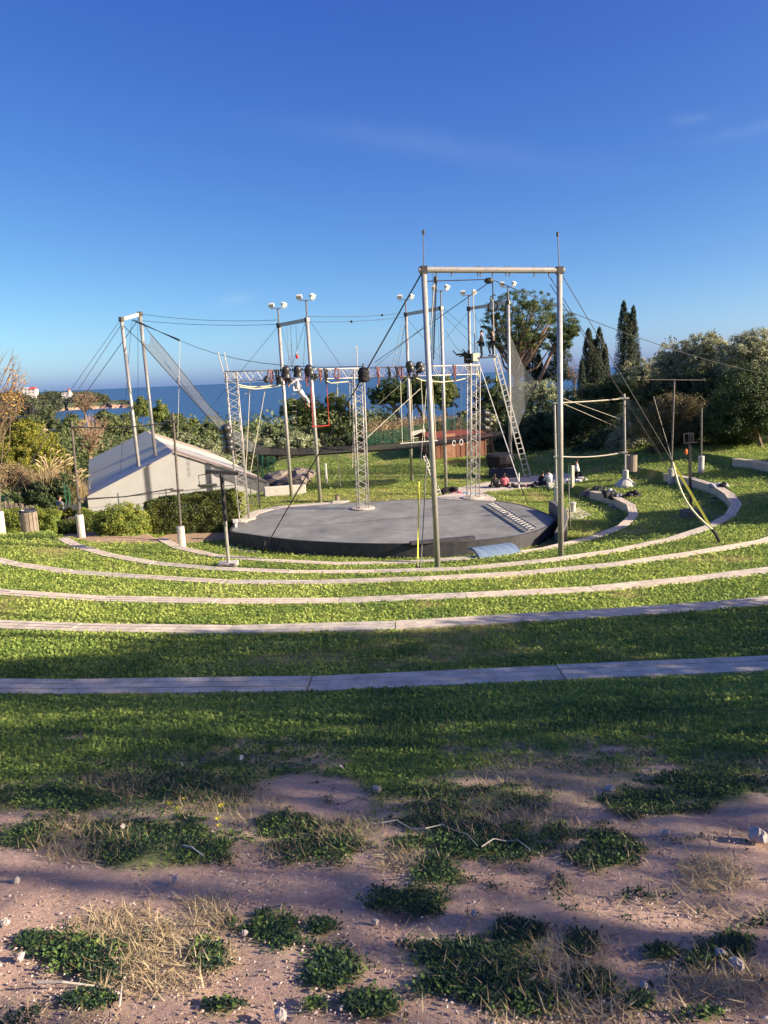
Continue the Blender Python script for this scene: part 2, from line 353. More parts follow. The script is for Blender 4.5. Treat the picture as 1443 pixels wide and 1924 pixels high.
def cover(x, y, z=None):                  # (green, straw) cover of the ground near the viewpoint
    x = np.asarray(x, float); y = np.asarray(y, float)
    yy = np.maximum(y, .6)
    px, py = proj(x, yy, zg(x, yy) if z is None else z)
    n = fbm(x, y, .5, 3)-.5; n2 = fbm(x, y, .13, 9)-.5
    edge = 1496+50*np.sin(px/260.)+30*np.sin(px/97.+1)
    g = np.clip((edge-py)/70+.5+n*1.5, 0, 1)
    g = g-1.3*np.clip(blobs(px, py, SOIL)*2+n*1.6+n2*.7, 0, 1)*(py > 1380)
    g = np.maximum(g, np.clip(blobs(px, py, GREEN)*2.2-.6+n*1.5+n2*1.6, 0, 1)*.85)
    s = np.clip(blobs(px, py, STRAW)*1.6-.2+n*1.4+n2, 0, 1)
    return np.clip(g, 0, 1), s
def stage_pts():
    px = [(431,997),(452,976),(477,963),(510,956),(540,951),(600,947),(650,945),(745,940),(820,936),(880,935),(930,940),(985,950),(1020,962),(1042,973),(1037,985),(1022,993),(1000,1001),(960,1009),(880,1017),(800,1021),(745,1022),(690,1021.5),(640,1020),(560,1015.5),(500,1009),(460,1003)]
    return [P(x, y, -6.62) for x, y in px]
STG = np.array(stage_pts())[:, :2]
def inpoly(x, y, poly):
    x = np.asarray(x); y = np.asarray(y); c = np.zeros(x.shape, bool); n = len(poly)
    for i in range(n):
        x1, y1 = poly[i][0], poly[i][1]; x2, y2 = poly[i-1][0], poly[i-1][1]
        cond = (y1 > y) != (y2 > y); c ^= cond & (x < (x2-x1)*(y-y1)/((y2-y1) if y2 != y1 else 1e-9)+x1)
    return c
PATH = [G(120,1010)[:2], G(175,1020)[:2], G(300,1020)[:2], G(345,1022)[:2], G(440,1012)[:2], G(445,985)[:2], G(440,960)[:2], G(250,1008)[:2], G(170,1000)[:2], G(100,985)[:2]]
PAVE = [G(*p)[:2] for p in [(838,934),(862,917),(905,909),(960,899),(1015,894),(1060,890),(1098,896),(1092,905),(1015,915),(960,921),(905,925),(932,938),(900,941),(865,938)]]
def build_ground():
    xs = np.unique(np.r_[np.arange(-3, 3.01, .06), np.arange(-27, 27.01, .15), -27-np.geomspace(.3, 900, 40), 27+np.geomspace(.3, 900, 40)])
    ys = np.unique(np.r_[-np.geomspace(.4, 80, 24), np.arange(0, 6, .06), np.arange(6, 9, .1), np.arange(9, 62, .15), 62+np.geomspace(.3, 420, 60)])
    X, Y = np.meshgrid(xs, ys); x = X.ravel(); y = Y.ravel(); z = zg(x, y)
    near = np.clip(1-(y-9)/6, 0, 1)*(np.abs(x) < 30)
    z = z+near*.06*(fbm(x, y, .6, 5)-.5)+near*.022*(fbm(x, y, .14, 6)-.5)-near*.018*np.clip(vnoise(x, y, .19, 12)-.62, 0, 1)*3
    z = z+(1-near)*.05*(fbm(x, y, 2.1, 5)-.5)
    nx, ny = len(xs), len(ys)
    i = np.arange(nx*ny).reshape(ny, nx); F = np.stack([i[:-1, :-1], i[:-1, 1:], i[1:, 1:], i[1:, :-1]], -1).reshape(-1, 4)
    me = bpy.data.meshes.new('ground'); me.vertices.add(len(x)); me.vertices.foreach_set('co', np.stack([x, y, z], -1).astype(np.float32).ravel())
    me.loops.add(F.size); me.loops.foreach_set('vertex_index', F.astype(np.int32).ravel()); me.polygons.add(len(F)); me.polygons.foreach_set('loop_start', np.arange(len(F), dtype=np.int32)*4)
    me.polygons.foreach_set('use_smooth', np.ones(len(F), bool))
    g, s = cover(x, y, z); g = np.where(y > 9, 1., g); g = np.where(y < .7, .3, g)
    p = inpoly(x, y, PATH).astype(float)
    dry = np.clip(1.1-np.abs(np.hypot(x-.6, y-36)-7.3)/1.6, 0, 1)*(y > 39)*(x < 4.5)
    dry = np.maximum(dry, np.clip((fbm(x, y, 1.7, 81)-.62)*6, 0, .8)*(y > 7))
    dry = np.maximum(dry, .75*np.exp(-((x+2)/6)**2-((y-45)/3)**2))+np.clip(1-np.hypot(x-9.3, y-33)/1.5, 0, 1)
    for nm, a in (('g', g), ('p', p), ('d', np.clip(dry, 0, 1)), ('s', s*(y < 9))):
        at = me.attributes.new(nm, 'FLOAT', 'POINT'); at.data.foreach_set('value', a.astype(np.float32))
    me.update(calc_edges=True)
    m, t, out = mk('ground'); b = t.nodes.new('ShaderNodeBsdfPrincipled'); b.inputs['Roughness'].default_value = .92; b.inputs['Specular IOR Level'].default_value = .15
    tc = t.nodes.new('ShaderNodeTexCoord')
    def noise(sc, det=7, ro=.65):
        n = t.nodes.new('ShaderNodeTexNoise'); n.inputs['Scale'].default_value = sc; n.inputs['Detail'].default_value = det; n.inputs['Roughness'].default_value = ro; t.links.new(tc.outputs['Object'], n.inputs['Vector']); return n.outputs[0]
    def ramp(f, cs, p0=.3, p1=.7):
        r = t.nodes.new('ShaderNodeValToRGB'); e = r.color_ramp.elements; e[0].position = p0; e[1].position = p1; e[0].color = (*cs[0], 1); e[1].color = (*cs[-1], 1)
        if len(cs) == 3: q = e.new((p0+p1)/2); q.color = (*cs[1], 1)
        t.links.new(f, r.inputs[0]); return r.outputs[0]
    def mixc(f, a, c):
        k = t.nodes.new('ShaderNodeMix'); k.data_type = 'RGBA'; t.links.new(f, k.inputs['Factor']); t.links.new(a, k.inputs['A']); t.links.new(c, k.inputs['B']); return k.outputs['Result']
    def att(n):
        a = t.nodes.new('ShaderNodeAttribute'); a.attribute_name = n; return a.outputs['Fac']
    soil = ramp(noise(2.2), [(.46, .30, .225), (.60, .40, .30), (.68, .49, .38)])
    fine = ramp(noise(38, 5), [(.30, .185, .14), (.60, .41, .31), (.74, .56, .45)], .28, .75)
    hk = t.nodes.new('ShaderNodeMix'); hk.data_type = 'RGBA'; hk.inputs['Factor'].default_value = .45; t.links.new(soil, hk.inputs['A']); t.links.new(fine, hk.inputs['B'])
    grass = ramp(noise(9, 8, .7), [(.06, .09, .025), (.17, .22, .05), (.30, .34, .08)])
    dryc = ramp(noise(5, 8, .7), [(.20, .18, .06), (.36, .29, .11), (.50, .39, .19)])
    pathc = ramp(noise(3), [(.34, .23, .15), (.45, .33, .22)])
    strawc = ramp(noise(60, 4), [(.34, .25, .15), (.62, .50, .32)]); sf = t.nodes.new('ShaderNodeMath'); sf.operation = 'MULTIPLY'; sf.inputs[1].default_value = .6; t.links.new(att('s'), sf.inputs[0])
    c = mixc(sf.outputs[0], hk.outputs['Result'], strawc); c = mixc(att('g'), c, grass); c = mixc(att('d'), c, dryc); c = mixc(att('p'), c, pathc)
    t.links.new(c, b.inputs['Base Color'])
    bp = t.nodes.new('ShaderNodeBump'); bp.inputs['Strength'].default_value = .9; bp.inputs['Distance'].default_value = .03; t.links.new(noise(26, 10, .75), bp.inputs['Height']); t.links.new(bp.outputs[0], b.inputs['Normal'])
    t.links.new(b.outputs[0], out.inputs[0]); me.materials.append(m)
    o = bpy.data.objects.new('ground', me); COL.objects.link(o); tag(o, 'grassy terraced slope with bare pink soil in the foreground', 'ground', kind='structure')
build_ground()
# sea
def build_sea():
    mb = MB(); rs = [200, 600, 1500, 4000, 12000]; n = 96
    vs = [(0, 0, -30)]; fs = []
    for r in rs: vs += [(r*math.cos(2*math.pi*k/n), r*math.sin(2*math.pi*k/n), -30) for k in range(n)]
    for k in range(n): fs.append((0, 1+k, 1+(k+1) % n))
    for j in range(len(rs)-1):
        for k in range(n): fs.append((1+j*n+k, 1+(j+1)*n+k, 1+(j+1)*n+(k+1) % n, 1+j*n+(k+1) % n))
    mb.add(vs, fs)
    m, t, out = mk('sea'); b = t.nodes.new('ShaderNodeBsdfPrincipled'); b.inputs['Roughness'].default_value = .45; b.inputs['Specular IOR Level'].default_value = .22
    tc = t.nodes.new('ShaderNodeTexCoord'); mpg = t.nodes.new('ShaderNodeMapping'); mpg.inputs['Scale'].default_value = (.012, .05, .05); n1 = t.nodes.new('ShaderNodeTexNoise'); n1.inputs['Scale'].default_value = 1.; n1.inputs['Detail'].default_value = 9; n1.inputs['Roughness'].default_value = .7
    r = t.nodes.new('ShaderNodeValToRGB'); r.color_ramp.elements[0].position = .35; r.color_ramp.elements[1].position = .7; r.color_ramp.elements[0].color = (.028, .085, .18, 1); r.color_ramp.elements[1].color = (.055, .14, .26, 1)
    bp = t.nodes.new('ShaderNodeBump'); bp.inputs['Strength'].default_value = .5; bp.inputs['Distance'].default_value = 4
    t.links.new(tc.outputs['Object'], mpg.inputs[0]); t.links.new(mpg.outputs[0], n1.inputs['Vector']); t.links.new(n1.outputs[0], r.inputs[0]); t.links.new(r.outputs[0], b.inputs['Base Color']); t.links.new(n1.outputs[0], bp.inputs['Height']); t.links.new(bp.outputs[0], b.inputs['Normal']); t.links.new(b.outputs[0], out.inputs[0])
    o = mb.build('sea', m, base=(0, 0, -30)); tag(o, 'deep blue sea reaching the horizon', 'sea', kind='structure')
build_sea()
# ------------------------------------------------------------------ bench rows
BNAMES = ['innermost short bench row curving round the stage edge', 'second bench row from the stage with clothes and shoes at its far right end wall', 'third bench row from the stage, holding the black strap anchors', 'fourth bench row from the stage, fully sunlit across the lawn', 'fifth bench row from the stage, sunlit on the left and shaded on the right', 'nearest weathered bench row lying wholly in shade']
BNAMES[0] = 'innermost bench row beside the stage, heaped with dark clothes at its right end'
BNAMES[1] = 'second bench row from the stage, with a white bundle on its right end wall'
J0 = {0: (629, 1061), 1: (704, 1076), 2: (598, 1097), 3: (634, 1133), 4: (743, 1182), 5: (576, 1298)}
def build_bench(k):
    a, b = TEND[k]; j = P(*J0[k], ZT[k]); tj = math.atan2(j[0]-CC[0], -(j[1]-CC[1]))
    ths = [tj]; 
    while ths[-1] < b-.02: ths.append(min(b, ths[-1]+2.75/Rk(k, ths[-1])))
    while ths[0] > a+.02: ths.insert(0, max(a, ths[0]-2.75/Rk(k, ths[0])))
    def pt(th, off): r = Rk(k, th)+off; return np.array([CC[0]+r*math.sin(th), CC[1]-r*math.cos(th)])
    mid = pt((a+b)/2, 0); root = thing('curved_bench', (mid[0], mid[1], ZT[k]-.5), BNAMES[k], 'bench', 'curved rows of seating round the stage')
    wall = MB()
    for i in range(len(ths)-1):
        t0, t1 = ths[i], ths[i+1]
        if t1-t0 < .004: continue
        poly = [pt(t0, -.36), pt(t1, -.36), pt(t1, -.05), pt(t0, -.05)]
        wall.prism(poly, ZT[k]-.62, ZT[k]-.05)
        seat = MB(); g = .008/Rk(k, t0)
        dz = random.uniform(-.006, .006)
        for q in range(3):
            o0 = -BD+q*(.126+.016); o1 = o0+.126; e = [random.uniform(-.004, .004) for _ in range(4)]
            pl = [pt(t0+g, o0), pt(t1-g, o0), pt(t1-g, o1), pt(t0+g, o1)]; zt = [ZT[k]+dz+x for x in e]
            seat.prism(pl, [ZT[k]-.048]*4, zt)
        seat.build('seat_planks', M_[random.choice(['plank', 'plank', 'plank2', 'plank3'])], root)
    wall.build('concrete_wall', M_['concrete'], root)
for k in range(6): build_bench(k)
# ------------------------------------------------------------------ stage
def build_stage():
    zt = -6.62; c = STG.mean(0); root = thing('round_stage', (c[0], c[1], -7.15), 'low round stage with dark grey asphalt top and blackened rim', 'stage')
    n = len(STG); pts = []
    for i in range(n):                    # smooth outline
        p0, p1, p2, p3 = STG[i-1], STG[i], STG[(i+1) % n], STG[(i+2) % n]
        for t in (0, .33, .66):
            pts.append(.5*((2*p1)+(-p0+p2)*t+(2*p0-5*p1+4*p2-p3)*t*t+(-p0+3*p1-3*p2+p3)*t**3))
    pts = np.array(pts); inn = c+(pts-c)*.985
    m = MB(); m.prism(inn, zt-.1, zt); 
    mt = M_['stage_top'] 
    top = m.build('stage_floor', mt, root)
    w = MB(); k = len(pts)
    vs = [(p[0], p[1], -7.35) for p in pts]+[(p[0], p[1], zt+.012) for p in pts]+[(p[0], p[1], zt+.012) for p in inn]+[(p[0], p[1], zt-.05) for p in inn]
    fs = []
    for i in range(k):
        j = (i+1) % k
        for L_ in range(3): fs.append((L_*k+i, L_*k+j, (L_+1)*k+j, (L_+1)*k+i))
    fs = [tuple(reversed(f)) for f in fs]
    w.add(vs, fs); w.build('rim_wall', M_['stage_wall'], root)
    # scuffs of white paint
    sc = MB()
    for _ in range(60):
        a = rng.uniform(0, 2*math.pi); r = 6*math.sqrt(rng.uniform(0, .9)); x = c[0]+r*math.cos(a); y = c[1]+.8*r*math.sin(a)
        if not inpoly(np.array([x]), np.array([y]), c+(pts-c)*.93)[0]: continue
        l = rng.uniform(.05, .35); wv = rng.uniform(.006, .03); b = rng.normal(0, .5); q = [(x+l*math.cos(b)*u-wv*math.sin(b)*v*rng.uniform(.3, 1), y+l*math.sin(b)*u+wv*math.cos(b)*v*rng.uniform(.3, 1), zt+.004) for u, v in ((-1, -1), (0, -1), (1, -.4), (1, .4), (.2, 1), (-1, .6))]
        sc.add(q, [tuple(range(6))])
    sc.build('paint_scuffs', mat('scuff paint', (.5, .5, .48), .8, 0, .3, 20), root)
    st = MB(); A, B = P(772, 1024, zt), P(893, 1013, zt); d = (B-A)/np.linalg.norm(B-A); nrm = np.array([-d[1], d[0], 0])
    st.prism([(A-nrm*.06)[:2], (B-nrm*.06)[:2], (B+nrm*.22)[:2], (A+nrm*.22)[:2]], zt+.005, zt+.11); st.build('front_step', M_['stage_wall'], root, bevel=.01)
    # raised curved kerb at the right end
    kb = MB(); px = [(1031,966),(1042,972),(1050,980),(1054,990),(1051,1000),(1042,1009)]; pl = [P(x, y, -6.8) for x, y in px]
    hts = [.46, .45, .42, .33, .18, .02]
    inner = [p[:2] for p in pl]; cc = np.mean(inner, 0); outer = [q+(q-c)/np.linalg.norm(q-c)*.28 for q in inner]
    for i in range(5): kb.prism([inner[i], outer[i], outer[i+1], inner[i+1]], -7.2, [-6.62+hts[i], -6.62+hts[i], -6.62+hts[i+1], -6.62+hts[i+1]])
    kb.build('curved_kerb', M_['stage_conc'], root)
    ap = MB(); poly = [P(*q, -6.64)[:2] for q in [(446,982),(452,973),(478,961),(520,952.5),(590,946.5),(650,943),(652,946),(600,949),(545,953),(514,958),(487,966),(470,977),(462,984)]]
    ap.prism(poly, -7.1, -6.60); ap.build('concrete_apron', M_['paving'], root)
    ap = MB(); poly = [P(*q, -6.64)[:2] for q in [(812,936),(850,928),(905,930),(931,938),(925,943),(880,941),(830,939)]]
    ap.prism(poly, -7.1, -6.595); ap.build('concrete_apron', M_['paving'], root)
build_stage()
def build_paving():
    m = MB(); zz = [z1(*p)+.04 for p in PAVE]; zm = [max(zz)]*len(PAVE); m.prism(PAVE, [z-.4 for z in zz], zz); tag(m.build('paved_path', M_['paving'], base=(*PAVE[0], zz[0])), 'pale paved path where the group sits', 'path', kind='structure')
    p = [G(*q)[:2] for q in [(1052,968),(1062,957),(1088,955),(1112,968),(1085,976),(1066,976)]]; m = MB(); m.prism(p, [z1(*q)-.2 for q in p], [z1(*q)+.03 for q in p]); tag(m.build('concrete_pad', M_['paving']), 'broken pale concrete pad on the grass right of the stage', 'concrete pad')
build_paving()

# ------------------------------------------------------------------ ground cover
def leaves(pts, L, tilt, wid, up, seed, nper=4):
    r = np.random.default_rng(seed); n = len(pts); a = r.uniform(0, 2*np.pi, n); t = r.normal(tilt, .35, n)
    d = np.stack([np.cos(a)*np.cos(t), np.sin(a)*np.cos(t), np.sin(t)], -1)
    s = np.stack([-np.sin(a), np.cos(a), r.normal(0, .35, n)], -1); L = np.asarray(L)[:, None]; w = L*wid
    base = pts.copy(); base[:, 2] += up
    if nper == 4: q = np.stack([base, base+d*L*.55+s*w, base+d*L, base+d*L*.55-s*w], 1)
    else: q = np.stack([base-s*w, base+s*w, base+d*L], 1)
    return q.reshape(-1, 3)
def excl(x, y):
    bad = inpoly(x, y, STG) | inpoly(x, y, PATH) | inpoly(x, y, PAVE)
    r = np.hypot(x-CC[0], y-CC[1]); th = np.arctan2(x-CC[0], -(y-CC[1]))
    for k in range(6):
        R = Rk(k, th); bad |= (r > R-.44) & (r < R+.015) & (th > TEND[k][0]-.01) & (th < TEND[k][1]+.01)
    return bad
def build_grass():
    N = 900000; r = np.random.default_rng(5)
    u = r.uniform(0, 1, N); y = np.exp(np.log(1.5)+u*(np.log(62)-np.log(1.5))); 
    x = r.uniform(-1, 1, N)*(.56*y+.5); d = np.hypot(x, y)
    keep = ~excl(x, y) & (r.uniform(0, 1, N) < np.clip(.35+d*.05, .3, 1)); x = x[keep]; y = y[keep]
    z = zg(x, y); d = np.sqrt(x*x+y*y+z*z); g, s = cover(x, y, z); g = np.where(y > 8.5, 1, g)
    bald = np.clip((fbm(x, y, 1.7, 81)-.66)*9, 0, 1)*(y > 7)
    keep = (r.uniform(0, 1, len(x)) < g**1.5*(1-.75*bald)) & (fbm(x, y, .22, 21)*.7+r.uniform(0, .5, len(x)) > .32)
    x, y, z, d = x[keep], y[keep], z[keep], d[keep]
    L = (.010+.0019*d)*r.uniform(.6, 1.5, len(x))*np.clip(1.25-d/90, .7, 1.2)
    up = r.uniform(0, 1, len(x))*(.012+.0012*d)*(.5+1.3*fbm(x, y, .35, 31))
    tint = fbm(x, y, .9, 41)*.6+fbm(x, y, 3.2, 47)*.5+r.normal(0, .10, len(x))+.0
    tint = tint-.10*(y < 12)-.14*(y < 6.5)-.12*(y < 4.5); L = L*np.where(y < 4.5, .62, np.where(y < 6, .8, 1.))  # puts the shade into the colour: turf darkens in steps toward the camera
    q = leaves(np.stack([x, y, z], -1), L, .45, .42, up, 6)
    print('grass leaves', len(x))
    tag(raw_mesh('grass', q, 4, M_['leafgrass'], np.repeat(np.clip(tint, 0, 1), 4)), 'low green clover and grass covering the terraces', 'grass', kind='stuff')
    # blades among the clover
    N = 150000; y = np.exp(np.log(1.5)+r.uniform(0, 1, N)*(np.log(26)-np.log(1.5))); x = r.uniform(-1, 1, N)*(.56*y+.5)
    z = zg(x, y); g, s = cover(x, y, z); k = (r.uniform(0, 1, N) < np.where(y > 8.5, 1, g)*np.clip(fbm(x, y, .5, 51)*2.4-.75, 0.03, 1)*np.where(y < 5.2, .22, 1)) & ~excl(x, y)
    x, y, z = x[k], y[k], z[k]; d = np.sqrt(x*x+y*y+z*z)
    q = leaves(np.stack([x, y, z], -1), (.03+.0035*d)*np.where(y < 5.2, .6, 1)*r.uniform(.5, 1.5, len(x)), 1.0, .07, 0, 7, 3)
    tag(raw_mesh('grass_blades', q, 3, M_['leafgrass'], np.repeat(np.clip(r.normal(.5, .2, len(x)), 0, 1), 3)), 'thin green grass blades standing among the clover', 'grass', kind='stuff')
    # weeds in patches on the soil: small fleshy sprigs
    N = 900000; y = r.uniform(1.55, 5.4, N); x = r.uniform(-1, 1, N)*(.56*y+.4); z = zg(x, y); px, py = proj(x, y, z)
    n = fbm(x, y, .5, 3)-.5; n2 = fbm(x, y, .13, 9)-.5
    n3 = fbm(x, y, .055, 15)-.5
    den = np.clip(blobs(px, py, GREEN)*1.95-.62+n*1.6+n2*2.4+n3*1.6, 0, 1)
    k = r.uniform(0, 1, N) < den**1.2*.8+.02*np.clip(fbm(x, y, .35, 91)-.5, 0, 1); x, y, z, den = x[k], y[k], z[k], den[k]
    q = leaves(np.stack([x, y, z], -1), np.where(r.uniform(0, 1, len(x)) < .75, r.uniform(.004, .010, len(x)), r.uniform(.010, .019, len(x))), .4, .34, r.uniform(0, 1, len(x))*.03*den*(.2+fbm(x, y, .3, 71)), 8)
    print('weeds', len(x))
    tag(raw_mesh('weeds', q, 4, M_['weed'], np.repeat(np.clip(fbm(x, y, .2, 61)*.8+r.normal(0, .2, len(x)), 0, 1), 4)), 'dark green weed patches spreading over the bare soil', 'weeds', kind='stuff')
    N = 300000; y = r.uniform(1.5, 7.5, N); x = r.uniform(-1, 1, N)*(.56*y+.4); z = zg(x, y); g, s = cover(x, y, z)
    k = r.uniform(0, 1, N) < s*.8+.004; x, y, z, s = x[k], y[k], z[k], s[k]
    L_ = r.uniform(.02, .085, len(x)); q = leaves(np.stack([x, y, z], -1), L_, .24, .032, .003, 9, 3)
    print('straw', len(x))
    tag(raw_mesh('dry_straw', q, 3, M_['straw'], np.repeat(r.uniform(0, 1, len(x)), 3)), 'tufts of pale dry straw on the soil', 'straw', kind='stuff')
    # gravel
    n = 15000; y = np.exp(r.uniform(np.log(1.5), np.log(7), n)); x = r.uniform(-1, 1, n)*(.56*y+.4); z = zg(x, y); g, s = cover(x, y, z)
    k = r.uniform(0, 1, n) > g*.95; x, y, z = x[k], y[k], z[k]; n = len(x)
    ico = np.array([(1, 0, 0), (0, 1, 0), (-1, 0, 0), (0, -1, 0), (0, 0, 1), (0, 0, -1)], float); tri = np.array([(0, 1, 4), (1, 2, 4), (2, 3, 4), (3, 0, 4), (1, 0, 5), (2, 1, 5), (3, 2, 5), (0, 3, 5)])
    sz = np.minimum(.0026*np.exp(np.abs(r.normal(0, .72, n))), .0085); vv = ico[None]*sz[:, None, None]*r.uniform(.55, 1.2, (n, 6, 3))*np.array([1, 1, .7])
    a = r.uniform(0, 6.28, n); ca, sa = np.cos(a)[:, None], np.sin(a)[:, None]; vx = vv[..., 0]*ca-vv[..., 1]*sa; vy = vv[..., 0]*sa+vv[..., 1]*ca
    vv = np.stack([vx+x[:, None], vy+y[:, None], vv[..., 2]+z[:, None]+.003+(sz*.2)[:, None]], -1)
    q = vv[:, tri].reshape(-1, 3)
    tag(raw_mesh('gravel', q, 3, leafmat('gravel stone', [(.30, .21, .165), (.42, .30, .24), (.50, .38, .31), (.62, .54, .47)], 0, .9), np.repeat(r.uniform(0, 1, n), 24)), 'small pebbles scattered over the pink soil', 'gravel', kind='stuff')
build_grass()

# ------------------------------------------------------------------ rigging frames, truss, posts
def flood(mb_lamp, mb_br, c, yaw):        # small floodlight box on a bracket
    M = np.array(Matrix.Rotation(yaw, 3, 'Z') @ Matrix.Rotation(R_(35), 3, 'X'))
    mb_lamp.box(c, (.27, .17, .19), M=M); mb_lamp.box(V(c)+M@np.array([0, -.1, 0]), (.31, .04, .23), M=M)
    mb_br.box(V(c)+np.array([0, 0, -.2]), (.04, .04, .12))
def frame(label, bases, tops, zs, rad, beam, group, masts=None, floods=True, hooks=0):
    B = [P(*bases[i], zs[i]) for i in (0, 1)]; B = [np.array([b[0], b[1], z1(b[0], b[1])-.1]) for b in B]
    T = [Q(*tops[i], B[i][1]) for i in (0, 1)]
    root = thing('trapeze_gantry', ((B[0]+B[1])/2+np.array([0, 0, .1])), label, 'trapeze frame', group)
    for i in (0, 1): MB().tube([B[i], T[i]], [rad*1.08, rad], 10).build('pole', M_['steel'], root, smooth=True)
    d = (T[1]-T[0]); d /= np.linalg.norm(d); m = MB()
    if beam == 'round': m.tube([T[0]-d*.16, T[1]+d*.16], rad*1.05, 10)
    else: m.beam(T[0]-d*.12, T[1]+d*.12, .13, .2)
    m.build('beam', M_['steel'], root)
    m = MB()
    for i in (0, 1): m.box(T[i], (rad*2.25, rad*2.25, rad*2.6), math.atan2(d[1], d[0]))
    for i in (0, 1):
        q = MB(); q.box(T[i], (rad*2.25, rad*2.25, rad*2.6), math.atan2(d[1], d[0])); q.build('corner_clamp', M_['dark'], root)
    for k in range(hooks):
        t = [.09, .2, .39, .41, .5, .6, .625, .81, .92][k]; c = T[0]+(T[1]-T[0])*t; MB().tube([c+[0, 0, .13], c+[0, 0, -.2]], .022, 6).build('hook', M_['dark'], root)
    if masts:
        for i, p in enumerate(masts):
            e = Q(*p, T[i][1]); MB().tube([T[i], e], .016, 6).build('mast', M_['dark'], root)
            MB().lathe(e-[0, 0, .1], [(.02, -.02), (.045, 0), (.045, .1), (.02, .12)], 8).build('mast_cap', M_['dark'], root)
    if floods:
        for i, hgt in enumerate(floods):
            e = T[i]+np.array([0, 0, hgt]); post = MB().tube([T[i], e], .045, 6).build('lamp_post', M_['rust'], root)
            MB().beam(e+[-.42, .05, 0], e+[.42, -.05, 0], .05, .05).build('crossbar', M_['white'], post)
            for s in (-1, 1):
                a, b = MB(), MB(); flood(a, b, e+np.array([s*.36, -s*.05, .22]), s*.5+.3); f = a.build('floodlight', M_['white'], root); b.build('bracket', M_['white'], f)
    return B, T, root
FG = 'tall steel trapeze frames'
nB, nT, nroot = frame('nearest and widest pale steel trapeze frame with two thin masts', [(822.6,1064),(1054,1044)], [(796,507),(1051,508)], [-6.4,-6.4], .09, 'round', FG, masts=[(795.6,433),(1047.6,437)], floods=None, hooks=9)
f1B, f1T, _ = frame('leftmost steel trapeze frame behind the white tent holding the rising net', [(270,952),(302,945)], [(228,600),(263,590)], [-7.6,-7.6], .105, 'box', FG, floods=None)
f2B, f2T, _ = frame('steel trapeze frame behind the left half of the truss with four floodlights', [(548,937),(602,947.5)], [(524,611),(577,601)], [-7.2,-7.2], .1, 'box', FG, floods=(.95, 1.05))
f3B, f3T, _ = frame('steel trapeze frame seen between the middle truss leg and the nearest frame', [(774,906),(838,917)], [(763,590.6),(829,579)], [-7.1,-7.1], .1, 'box', FG, floods=(.9, 1.0))
f4B, f4T, _ = frame('steel trapeze frame carrying the jump platform before the big pine', [(887,895),(960,899)], [(881,580),(954.7,568.4)], [-7.1,-7.1], .1, 'box', FG, floods=(.85, .95))

def lattice(mb, A, B, w, n, rc=.028, rb=.014, side=None):   # square truss from A to B
    A = V(A); B = V(B); d = B-A; Ln = np.linalg.norm(d); d = d/Ln
    u = V(side) if side is not None else np.cross(d, [0, 0, 1.]); u = u-d*(u@d); u /= np.linalg.norm(u); v = np.cross(d, u)
    c = [(u*a+v*b)*w/2 for a, b in ((1, 1), (1, -1), (-1, -1), (-1, 1))]
    for q in c: mb[0].tube([A+q, B+q], rc, 7)
    for f in range(4):
        a, b = c[f], c[(f+1) % 4]; pts = []
        for i in range(n+1): pts.append(A+d*Ln*i/n+(a if i % 2 == 0 else b))
        for i in range(n): mb[1].tube([pts[i], pts[i+1]], rb, 5, False)
        mb[1].tube([A+a, A+b], rb, 5, False); mb[1].tube([B+a, B+b], rb, 5, False)
def build_truss():
    bs = [P(458, 975, -6.6), P(682, 955, -6.6), P(889, 935, -6.58)]
    zt = .42; root = thing('stage_truss', bs[1], 'long aluminium lattice truss on three legs spanning the back of the stage', 'truss')
    side = bs[2]-bs[0]; side = side/np.linalg.norm(side)
    tops = [Q(434, 700, bs[0][1]), Q(672, 694, bs[1][1]), Q(890, 688, bs[2][1])]
    for b, t in zip(bs, tops):
        m = (MB(), MB()); lattice(m, b+[0, 0, .06], [t[0], t[1], t[2]], .5, 24, side=side)
        leg = m[0].build('leg', M_['alu'], root, smooth=True); m[1].build('lattice_braces', M_['alu'], leg)
        pl = MB(); pl.lathe(b, [(.6, 0), (.6, .045)], 20); pl.build('base_plate', M_['paving'], root)
    ends = [tops[0]-side*.3, tops[1], tops[2]+side*.25]
    for i in (0, 1):
        m = (MB(), MB()); lattice(m, ends[i]-[0, 0, .18], ends[i+1]-[0, 0, .18], .46, 22, side=[0, 0, 1])
        bm = m[0].build('beam', M_['alu'], root, smooth=True); m[1].build('lattice_braces', M_['alu'], bm)
    for dx in (-.28, -.1): MB().tube([ends[0]+[dx*1.2+.3, 0, 0], ends[0]+[dx*1.6+.22, 0, .95]], .022, 6).build('upright_pipe', M_['steel'], root)
    MB().tube([ends[1], ends[1]+[0, 0, 1.05]], .022, 6).build('upright_pipe', M_['steel'], root); MB().box(ends[1]+[0, 0, 1.07], (.1, .06, .08)).build('pipe_cap', M_['white'], root)
    return bs, ends, side
tB, tE, tS = build_truss()
def onbeam(px, off=0):                    # point on the truss beam at picture column px
    for a, b in ((tE[0], tE[1]), (tE[1], tE[2])):
        xa, xb = proj(*a)[0], proj(*b)[0]
        if px <= xb+.1 or b is tE[2]:
            t = np.clip((px-xa)/(xb-xa), 0, 1); 
            for _ in range(4): t += (px-proj(*(a+(b-a)*t))[0])/(xb-xa)
            return a+(b-a)*t+np.array([0, -.05, off])
